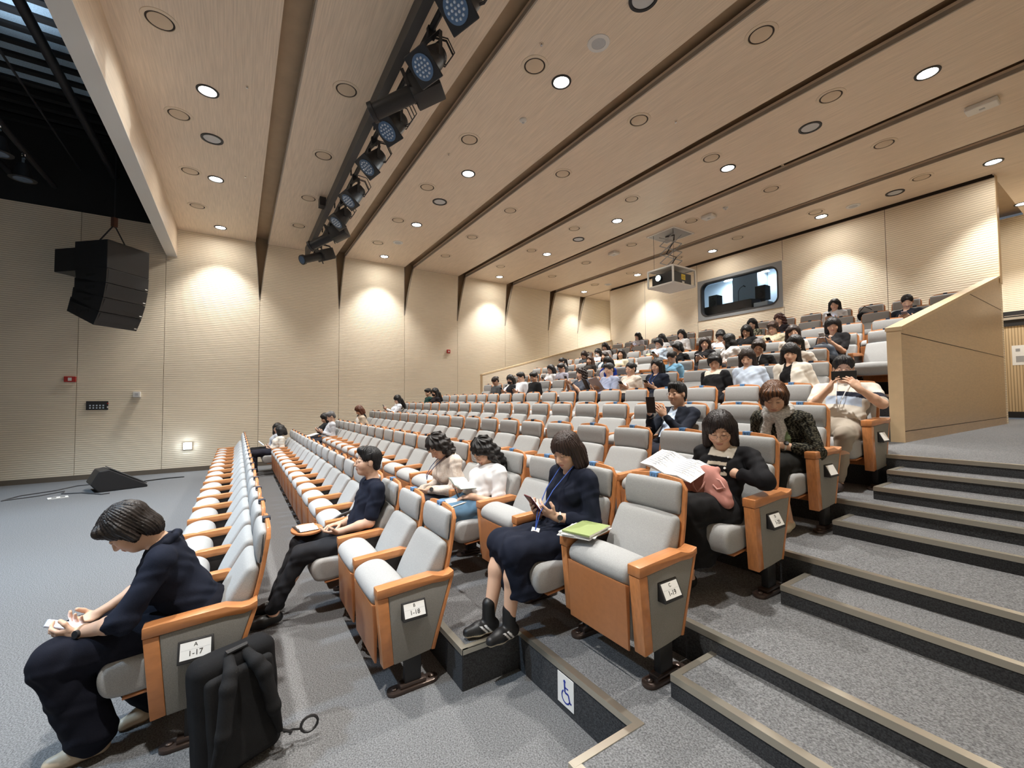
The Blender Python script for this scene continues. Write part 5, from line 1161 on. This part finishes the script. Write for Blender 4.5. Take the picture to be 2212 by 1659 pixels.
who(('E', 19), 'woman in white blouse with black hair and phone, first of the fifth row', 'phone', MID, 'phone held up by the woman in white blouse in the fifth row', style='longbang', hair=BLK, top=(.70, .74, .80), topname='blouse', sleeve='long', wL=(.06, -.08, .80), wR=(-.06, -.06, .78), head=(0, .24, 1.09))
who(('F', 19), 'man in dark green polo with short black hair, far left', 'lap', MID, sex='m', style='short', hair=BLK, top=(.012, .045, .042), topname='polo_shirt', collar=1, sleeve='short', head=(-.02, .17, 1.08), face=(22, 5, 0))
who(('F', 18), 'woman in black with black face mask, far left of the sixth row', 'lap', MID, style='long', hair=BLK, mask=(.012, .012, .014), top=(.016, .014, .016), topname='jacket', sleeve='long', head=(-.02, .16, 1.08), face=(22, 0, 0))
# seventh row, left block
who(('GL', 6), 'woman in dark grey jacket with hair bun, leftmost in the seventh row', 'fwd', FAR, style='bun', hair=DBR, top=(.07, .075, .08), topname='jacket', sleeve='long', head=(0, .10, 1.04), yaw=0)
who(('GL', 5), 'woman with black face mask in black jacket over white shirt', 'phone', FAR, 'phone of the masked woman in the seventh row', style='bob', hair=BLK, mask=(.015, .015, .017), top=openfront((.02, .02, .023), (.7, .7, .7)), topname='jacket', sleeve='long', yaw=18)
who(('GL', 4), 'man in white T-shirt holding a phone in the seventh row', 'phone', FAR, 'phone of the man in white T-shirt', sex='m', style='short', hair=BLK, top=(.68, .70, .74), topname='tee', sleeve='short', head=(0, .2, 1.10), face=(24, -5, 0))
who(('GL', 3), 'man in black T-shirt and glasses looking down in the seventh row', 'lap', FAR, sex='m', style='short', hair=BLK, glasses=1, top=(.012, .012, .013), topname='tee', sleeve='short', head=(.0, .2, 1.08), face=(30, 12, 0))
who(('GL', 0), 'woman in grey-blue blouse holding up a phone, beside the centre stair', 'phone', MID, 'phone held high by the woman in grey-blue blouse', style='wavy', hair=DBR, top=(.075, .085, .11), topname='blouse', sleeve='short', head=(-.04, .24, 1.07), face=(8, -5, 0), wL=(.02, -.09, .86), wR=(-.10, -.08, .84), watch=('L', (.02, .02, .02)))
# eighth row, left block
T, J = who(('HL', 0), 'woman in bright blue jacket writing, at the centre stair', 'fwd', MID, style='bob', hair=BLK, top=openfront((.010, .035, .27), (.62, .58, .60)), topname='jacket', sleeve='long', bottom='skirt', bcol=(.012, .02, .085), hem=.42, head=(-.03, .13, 1.08), face=(35, 10, 0), shoes=(.3, .2, .16), wL=(.10, -.07, .66), wR=(-.10, -.10, .66))
n_ = thing('note_sheet', 'white sheet before the woman in bright blue jacket', 'paper', loc2w(T, (-.06, -.19, .66))); MB().box(-.10, .10, -.13, .13, 0, .004).build('sheet', M_WHITE, n_)
who(('HL', 3), 'man in pale checked shirt and glasses bent over his notes', 'fwd', FAR, sex='m', style='short', hair=BLK, glasses=1, top=noisy((.36, .36, .45), (.50, .50, .58), 180), topname='shirt', collar=1, sleeve='long', head=(0, .15, 1.06), face=(32, -5, 0))
who(('HL', 4), 'woman in white shirt holding a phone beside the man in checked shirt', 'phone', FAR, 'phone of the woman in white shirt in the eighth row', style='bob', hair=BLK, top=(.72, .72, .73), topname='shirt', collar=1, sleeve='long', face=(20, 0, 0))
# ninth row, left block
who(('IL', 1), 'woman in pale yellow blouse with black bob looking up', 'up', FAR, style='bob', hair=BLK, top=(.72, .67, .50), topname='blouse', sleeve='long', face=(-2, 14, 0), head=(.0, .28, 1.08))
who(('IL', 2), 'woman in dark teal jacket looking up, beside the woman in yellow', 'up', FAR, style='bob', hair=DBR, top=openfront((.03, .05, .065), (.6, .62, .66)), topname='jacket', sleeve='long', face=(-2, 10, 0), head=(0, .27, 1.07))
who(('IL', 3), 'woman with very long brown hair looking up in the ninth row', 'up', FAR, style='long', hair=(.05, .026, .016), top=(.03, .025, .022), topname='top', sleeve='long', face=(4, 10, 0), head=(0, .27, 1.02))
who(('IL', 5), 'woman with ponytail in dark patterned top holding a phone', 'phone', FAR, 'phone of the woman with ponytail in patterned top', style='pony', hair=BLK, top=noisy((.03, .035, .04), (.20, .22, .23), 200), topname='top', sleeve='short', face=(22, -6, 0), head=(0, .2, 1.06))
# tenth row, left block
T, J = who(('JL', 0), 'woman in light blue shirt with short black hair and a bag on her knees', 'phone', MID, 'dark phone of the woman in light blue shirt', style='shortw', hair=BLK, top=(.45, .55, .66), topname='shirt', sleeve='long', head=(-.03, .2, 1.08), face=(24, 2, 0), bcol=(.012, .012, .014))
b = thing('bag', 'beige and black bag on the knees of the woman in light blue shirt', 'bag', loc2w(T, (-.04, -.17, .55))); Vb, Fb = surf([E((0, 0, .12), (.15, .07, .13), None, .05), C((-.1, 0, .02), (.1, 0, .02), .06, .06, .05)], .010); np_mesh('sack', Vb, Fb, np.where((np.abs(Vb[:, 0]) < .07)[:, None], V3(.50, .44, .28), V3(.015, .015, .016)), M_CLOTH, b); MB().tube([(-.06, 0, .22), (-.04, 0, .32), (.04, 0, .32), (.06, 0, .22)], .008, 6).build('handle', M_BLKP, b)
who(('JL', 4), 'woman with white face mask holding a phone by the left parapet', 'phone', FAR, 'phone raised by the woman with white face mask', style='long', hair=BLK, mask=(.7, .7, .7), top=(.68, .68, .70), topname='blouse', sleeve='long', head=(0, .24, 1.05), php=(-.08, -.06, .93))
who(('JL', 5), 'woman in black with brown hair looking down by the left parapet', 'lap', FAR, style='long', hair=DBR, top=(.05, .055, .06), topname='top', sleeve='long', head=(0, .2, 1.03), face=(35, 10, 0))
# eleventh row, left block
T, J = who(('KL', 0), 'woman in white top with black bob and phone, eleventh row by the stair', 'phone', MID, 'dark red phone of the woman in white top in the eleventh row', style='bob', hair=BLK, top=(.73, .73, .74), topname='top', sleeve='long', head=(-.02, .25, 1.09), face=(20, 5, 0), phc=(.10, .02, .025))
who(('KL', 1), 'woman with long black hair holding a black phone, eleventh row', 'phone', FAR, 'black phone of the long-haired woman in the eleventh row', style='longbang', hair=BLK, top=openfront((.66, .66, .66), (.02, .02, .02)), topname='cardigan', sleeve='long', head=(-.05, .2, 1.05), face=(25, -5, 0))
who(('KL', 5), 'woman with long black hair in white and black, highest by the left parapet', 'lap', FAR, style='longbang', hair=BLK, top=(.6, .6, .62), topname='top', sleeve='short', head=(0, .2, 1.06), face=(30, 0, 0))
who(('LL', 4), 'woman with long black hair in patterned blouse against the back wall', 'phone', FAR, 'pale phone of the woman sitting against the back wall', style='longbang', hair=BLK, top=noisy((.40, .38, .42), (.66, .65, .68), 170), topname='blouse', sleeve='long', head=(0, .26, 1.09), face=(12, -12, 0), phc=(.5, .5, .55))
# seventh row, right block
T, J = who(('GR', 6), 'man with glasses in blue-grey shirt holding a black folder', 'lap', MID, sex='m', style='short', hair=(.03, .03, .032), glasses=1, top=(.30, .34, .46), topname='shirt', collar=1, sleeve='long', head=(0, .24, 1.10), face=(14, -2, 0), wL=(.10, -.06, .74), wR=(-.12, -.08, .74))
n_ = thing('folder', 'open black folder held by the man with glasses', 'folder', loc2w(T, (-.15, -.17, .80)), basis((.1, .8, .55), (1, .15, 0))); MB().prism([(-.17, .04), (0, 0), (.02, 0), (.02, -.005), (0, -.006), (-.17, .035)], 1, -.13, .13).build('cover', M_BLKP, n_)
n_ = thing('paper_sheet', 'white printed sheet before the man with glasses', 'paper', loc2w(T, (.06, -.16, .80)), basis((-.1, .8, .55), (1, 0, .2))); MB().box(-.12, .12, -.15, .15, 0, .002).build('sheet', mat('sheet_lilac', (.62, .62, .70), .7), n_)
who(('GR', 5), 'woman with glasses and tied hair in cream blouse holding a phone', 'phone', MID, 'phone of the woman in cream blouse in the seventh row', style='bun', hair=BLK, glasses=1, top=noisy((.58, .50, .42), (.70, .64, .56), 200), topname='blouse', sleeve='long', head=(0, .22, 1.08), face=(12, -2, 0))
who(('GR', 4), 'woman with glasses in navy knit holding a phone at chin height', 'phone', MID, 'dark phone of the woman in navy knit', style='bob', hair=BLK, glasses=1, top=(.016, .02, .034), topname='knit_top', sleeve='elbow', head=(.02, .22, 1.09), face=(12, -2, 0), lanyard=(.02, .02, .66))
who(('GR', 2), 'woman in black dress with white scalloped collar looking down', 'lap', MID, style='shortw', hair=BLK, top=yoke((.016, .016, .018), (.74, .70, .60), -.085), topname='dress_top', sleeve='elbow', head=(-.03, .2, 1.08), face=(30, 22, 0))
who(('GR', 1), 'woman in light blue blouse with long dark hair looking down', 'lap', MID, style='long', hair=DBR, top=(.50, .58, .70), topname='blouse', sleeve='elbow', head=(-.10, .2, 1.10), face=(28, 15, 0), bulk=1.1)
who(('GR', 0), 'woman with bangs in white jacket over black top looking down', 'lap', MID, style='longbang', hair=BLK, top=openfront((.70, .66, .58), (.012, .012, .013), .05, .08), topname='jacket', sleeve='long', head=(-.10, .2, 1.11), face=(22, 22, 0))
# eighth row, right block
who(('HR', 4), 'woman in sky blue sweater looking down, beside the centre stair', 'lap', MID, style='pony', hair=BLK, top=(.20, .42, .62), topname='sweater', sleeve='long', head=(-.03, .2, 1.05), face=(32, 10, 0))
who(('HR', 1), 'woman with short hair and round glasses in black blouse, eighth row', 'lap', MID, style='shortw', hair=(.03, .018, .014), glasses=1, top=(.016, .016, .017), topname='blouse', collar=1, sleeve='short', head=(-.06, .2, 1.07), face=(26, 20, 0), lanyard=(.02, .03, .66), lcol=(.6, .6, .6))
who(('HR', 0), 'woman with long hair and glasses in white puffy blouse, hand at chin', 'lap', MID, style='long', hair=BLK, glasses=1, top=(.72, .67, .60), topname='blouse', sleeve='elbow', head=(-.05, .13, 1.06), face=(28, 22, 0), wR=(-.04, .03, .86), hdR=(.2, .3, .9))
# ninth row, right block
T, J = who(('IR', 1), 'woman with black bob in black dress, handbag on her lap', 'phone', MID, 'pale phone of the woman with a handbag', style='bobbang', hair=BLK, top=(.022, .022, .024), topname='dress_top', sleeve='short', bottom='skirt', bcol=(.015, .015, .017), hem=.30, head=(-.02, .24, 1.12), face=(22, 14, 0), phc=(.55, .52, .5), wL=(.04, -.03, .82), wR=(-.12, -.02, .82), shoes=(.02, .02, .02))
b = thing('handbag', 'dark blue leather handbag on the lap of the woman in black dress', 'handbag', loc2w(T, (-.03, -.14, .56))); Vb, Fb = surf([E((0, 0, .12), (.17, .075, .13), None, .05), C((-.14, 0, .03), (.14, 0, .03), .065, .065, .05)], .009); np_mesh('body', Vb, Fb, np.tile(V3(.045, .06, .085), (len(Vb), 1)), M_SHOE, b); MB().tube([(-.08, -.02, .22), (-.05, -.03, .33), (.05, -.03, .33), (.08, -.02, .22)], .009, 6).build('handle', mat('bag_blue', (.04, .055, .08), .4), b)
who(('IR', 2), 'woman with long dark hair in white jacket leaning on her arm', 'lap', MID, style='long', hair=DBR, top=(.70, .66, .60), topname='jacket', sleeve='long', head=(-.04, .22, 1.08), face=(12, 26, 0), bulk=1.08)
who(('IR', 4), 'woman with long black hair in white blouse turning away', 'lap', MID, style='long', hair=BLK, top=(.72, .70, .68), topname='blouse', sleeve='long', head=(-.05, .18, 1.08), face=(5, -75, 0), twist=-20)
who(('IR', 5), 'smiling woman with long dark hair in black top holding a white phone', 'phone', MID, 'white phone held by the smiling woman in black top', style='long', hair=DBR, top=(.014, .013, .014), topname='top', sleeve='short', head=(0, .2, 1.08), face=(12, 24, 0), phc=(.6, .6, .65), lip=(.55, .2, .18))
who(('IR', 6), 'woman with short black hair in black sleeveless top turned left', 'lap', MID, style='shortw', hair=BLK, top=(.012, .012, .013), topname='top', sleeve='cap', head=(-.05, .15, 1.05), face=(20, -45, 0))
# tenth to last rows, right block
who(('JR', 5), 'man with thick black hair seen behind the laughing women', 'lap', MID, sex='m', style='shortw', hair=BLK, top=(.62, .62, .64), topname='shirt', sleeve='short', head=(.0, .2, 1.05), face=(38, 20, 0))
who(('JR', 4), 'woman with glasses and black hair in black jacket, tenth row', 'lap', MID, style='bob', hair=BLK, glasses=1, top=(.014, .014, .015), topname='jacket', sleeve='long', head=(0, .22, 1.08), face=(28, 12, 0))
who(('JR', 3), 'woman with short brown hair in pale khaki blouse, tenth row', 'phone', MID, 'phone of the woman in pale khaki blouse', style='shortw', hair=(.04, .02, .013), top=noisy((.42, .38, .26), (.58, .52, .38), 120), topname='blouse', sleeve='long', head=(-.03, .22, 1.07), face=(24, 0, 0))
who(('KR', 5), 'woman with glasses in flowered blouse holding a black phone', 'phone', MID, 'black phone of the woman in flowered blouse', style='long', hair=BLK, glasses=1, top=noisy((.04, .045, .03), (.55, .52, .40), 90, .4), topname='blouse', sleeve='long', head=(.05, .25, 1.08), face=(20, 15, 0))
who(('KR', 4), 'auburn-haired woman with glasses in black, eleventh row', 'phone', MID, 'white phone of the auburn-haired woman in black', style='wavy', hair=(.06, .022, .018), glasses=1, top=(.02, .016, .018), topname='top', sleeve='long', head=(.08, .25, 1.09), face=(20, -5, 0), phc=(.6, .58, .58))
who(('KR', 0), 'dark-haired woman with ponytail in navy jacket beside the right parapet', 'phone', MID, 'pale phone of the woman beside the right parapet', style='pony', hair=BLK, top=(.016, .02, .03), topname='jacket', sleeve='long', head=(-.02, .2, 1.05), face=(28, 15, 0), phc=(.55, .5, .6))
T, J = who(('LR', 3), 'woman with long black hair in white blouse in the last row', 'phone', MID, 'dark phone of the woman in the last row', style='long', hair=BLK, top=(.66, .69, .74), topname='blouse', sleeve='long', head=(0, .26, 1.08), face=(15, 12, 0), bulk=1.1)
b = thing('bag', 'black bag lying on the last-row seat beside the woman in white blouse', 'bag', loc2w(T, (.55, .20, .62))); Vb, Fb = surf([E((0, 0, .09), (.13, .09, .10), None, .05), E((-.06, .0, .14), (.08, .07, .06), None, .05)], .010); np_mesh('sack', Vb, Fb, np.tile(V3(.012, .012, .013), (len(Vb), 1)), M_CLOTH, b); MB().tube([(-.1, -.03, .2), (0, -.06, .3), (.12, -.05, .22)], .01, 6).build('strap', M_BLKP, b)
# ------------------------------------------------------------------ loose things near the camera
sx, sy, sz = SEAT['C', 1]
st = thing('papers', 'white papers under the green booklet on the armrest', 'papers', (sx+.325, sy+.13, sz+.650), (0, 0, .35))
b = MB()
for k, (a, dx) in enumerate(((.10, -.015), (-.06, .01), (.2, 0), (0, .005))):
    c, s = math.cos(a), math.sin(a); q = [(-.105, -.145), (.105, -.145), (.105, .145), (-.105, .145)]
    b.prism([(x*c-y*s+dx, x*s+y*c) for x, y in q], 2, k*.006, k*.006+.005)
b.build('sheets', M_WHITE, st)
gb = thing('booklet', 'pale green booklet lying on the armrest beside the front empty seat', 'booklet', (sx+.355, sy+.12, sz+.675), (0, 0, .30))
MB().box(-.095, .095, -.13, .13, 0, .012).build('cover', mat('booklet_green', (.29, .36, .14), .5), gb, bevel=.002)
MB().box(-.092, .096, -.128, .128, .002, .010).build('pages', MATS['paper'], gb)
MB().box(-.08, -.02, .10, .112, .012, .0125).build('print', mat('dull_green', (.22, .28, .09), .6), gb)
# backpack leaning on the end panel of the front row
sx, sy, sz = SEAT['A', 0]
bp = thing('backpack', 'black backpack standing on the floor against the front row end panel', 'backpack', (sx+.555, sy+.40, 0), (math.radians(2), math.radians(-6), math.radians(20)))
M_NYL = mat('black_nylon', (.011, .011, .012), .75, noise=.3, nscale=300, bump=.25, bscale=400); M_MESHB = mat('black_padding', (.017, .017, .018), .85, noise=.3, nscale=600, bump=.4, bscale=700)
def boxsurf(x, y, z, r, zc, h=.007, wob=.002):
    c0 = V3(0, 0, zc); 
    pr = [E((0, 0, zc), (x, y, z), None, .02)]
    def f(P):
        q = np.abs(P-np.array([0, 0, zc], np.float32))-np.array([x-r, y-r, z-r], np.float32); o = np.sqrt((np.maximum(q, 0)**2).sum(1))+np.minimum(q.max(1), 0)-r
        return o+wob*np.sin(P[:, 2]*30+P[:, 1]*25)*np.sin(P[:, 0]*22+P[:, 2]*11)
    global sdf; old = sdf
    try:
        sdf = lambda P, prims: f(P).astype(np.float32)
        V, F = surf(pr, h)
    finally: sdf = old
    return V, F
V, F = boxsurf(.085, .178, .265, .055, .265); np_mesh('main_body', V, F, np.tile(V3(.011, .011, .012), (len(V), 1)), M_CLOTH, bp)
V, F = boxsurf(.03, .145, .215, .028, .25, .006, .0015); o = np_mesh('back_panel', V, F, np.tile(V3(.017, .017, .018), (len(V), 1)), M_CLOTH, bp); o.location.x = .085
for s in (1, -1):
    sp = [C((.06, s*.035, .505), (.135, s*.055, .465), .024, .028, .02), C((.135, s*.055, .465), (.155, s*.075, .42), .028, .030, .02), C((.155, s*.075, .42), (.160, s*.105, .24), .032, .030, .02), C((.160, s*.105, .24), (.125, s*.140, .10), .028, .014, .02)]
    V, F = surf(sp, .006); np_mesh('shoulder_strap', V, F, np.tile(V3(.016, .016, .017), (len(V), 1)), M_CLOTH, bp)
    MB().tube([(.125, s*.140, .10), (.13, s*.19, .06), (.09, s*.20, .03)], .007, 6).build('webbing', M_BLKP, bp)
MB().tube([(.09, .17, .06), (.11, .21, .055), (.135, .235, .05)], .008, 8).tube([(.15+.012*math.cos(a), .27+.038*math.cos(a), .055+.036*math.sin(a)) for a in np.linspace(0, 2*PI, 15)[:-1]], .007, 6, closed=True).build('strap_end', M_BLKP, bp, smooth=True)
MB().tube([(.05, -.055, .475), (.06, -.04, .535), (.06, .04, .535), (.05, .055, .475)], .013, 8).build('grab_handle', M_BLKP, bp, smooth=True)
MB().tube([(.03, -.16, .10), (.02, -.168, .30), (.0, -.12, .47), (0, .12, .47), (.02, .168, .30)], .004, 6).build('zip', M_BLKM, bp)
# ------------------------------------------------------------------ every lettering becomes a mesh of its own
dg = bpy.context.evaluated_depsgraph_get()
for o in [o for o in SC.objects if o.type == 'FONT']:
    me = bpy.data.meshes.new_from_object(o.evaluated_get(dg)); nm = 'lettering'; m = o.data.materials[0]
    q = bpy.data.objects.new(nm+'_mesh', me); COL.objects.link(q); q.parent = o.parent; q.location = o.location; q.rotation_euler = o.rotation_euler
    if not me.materials: me.materials.append(m)
    bpy.data.objects.remove(o); q.name = nm
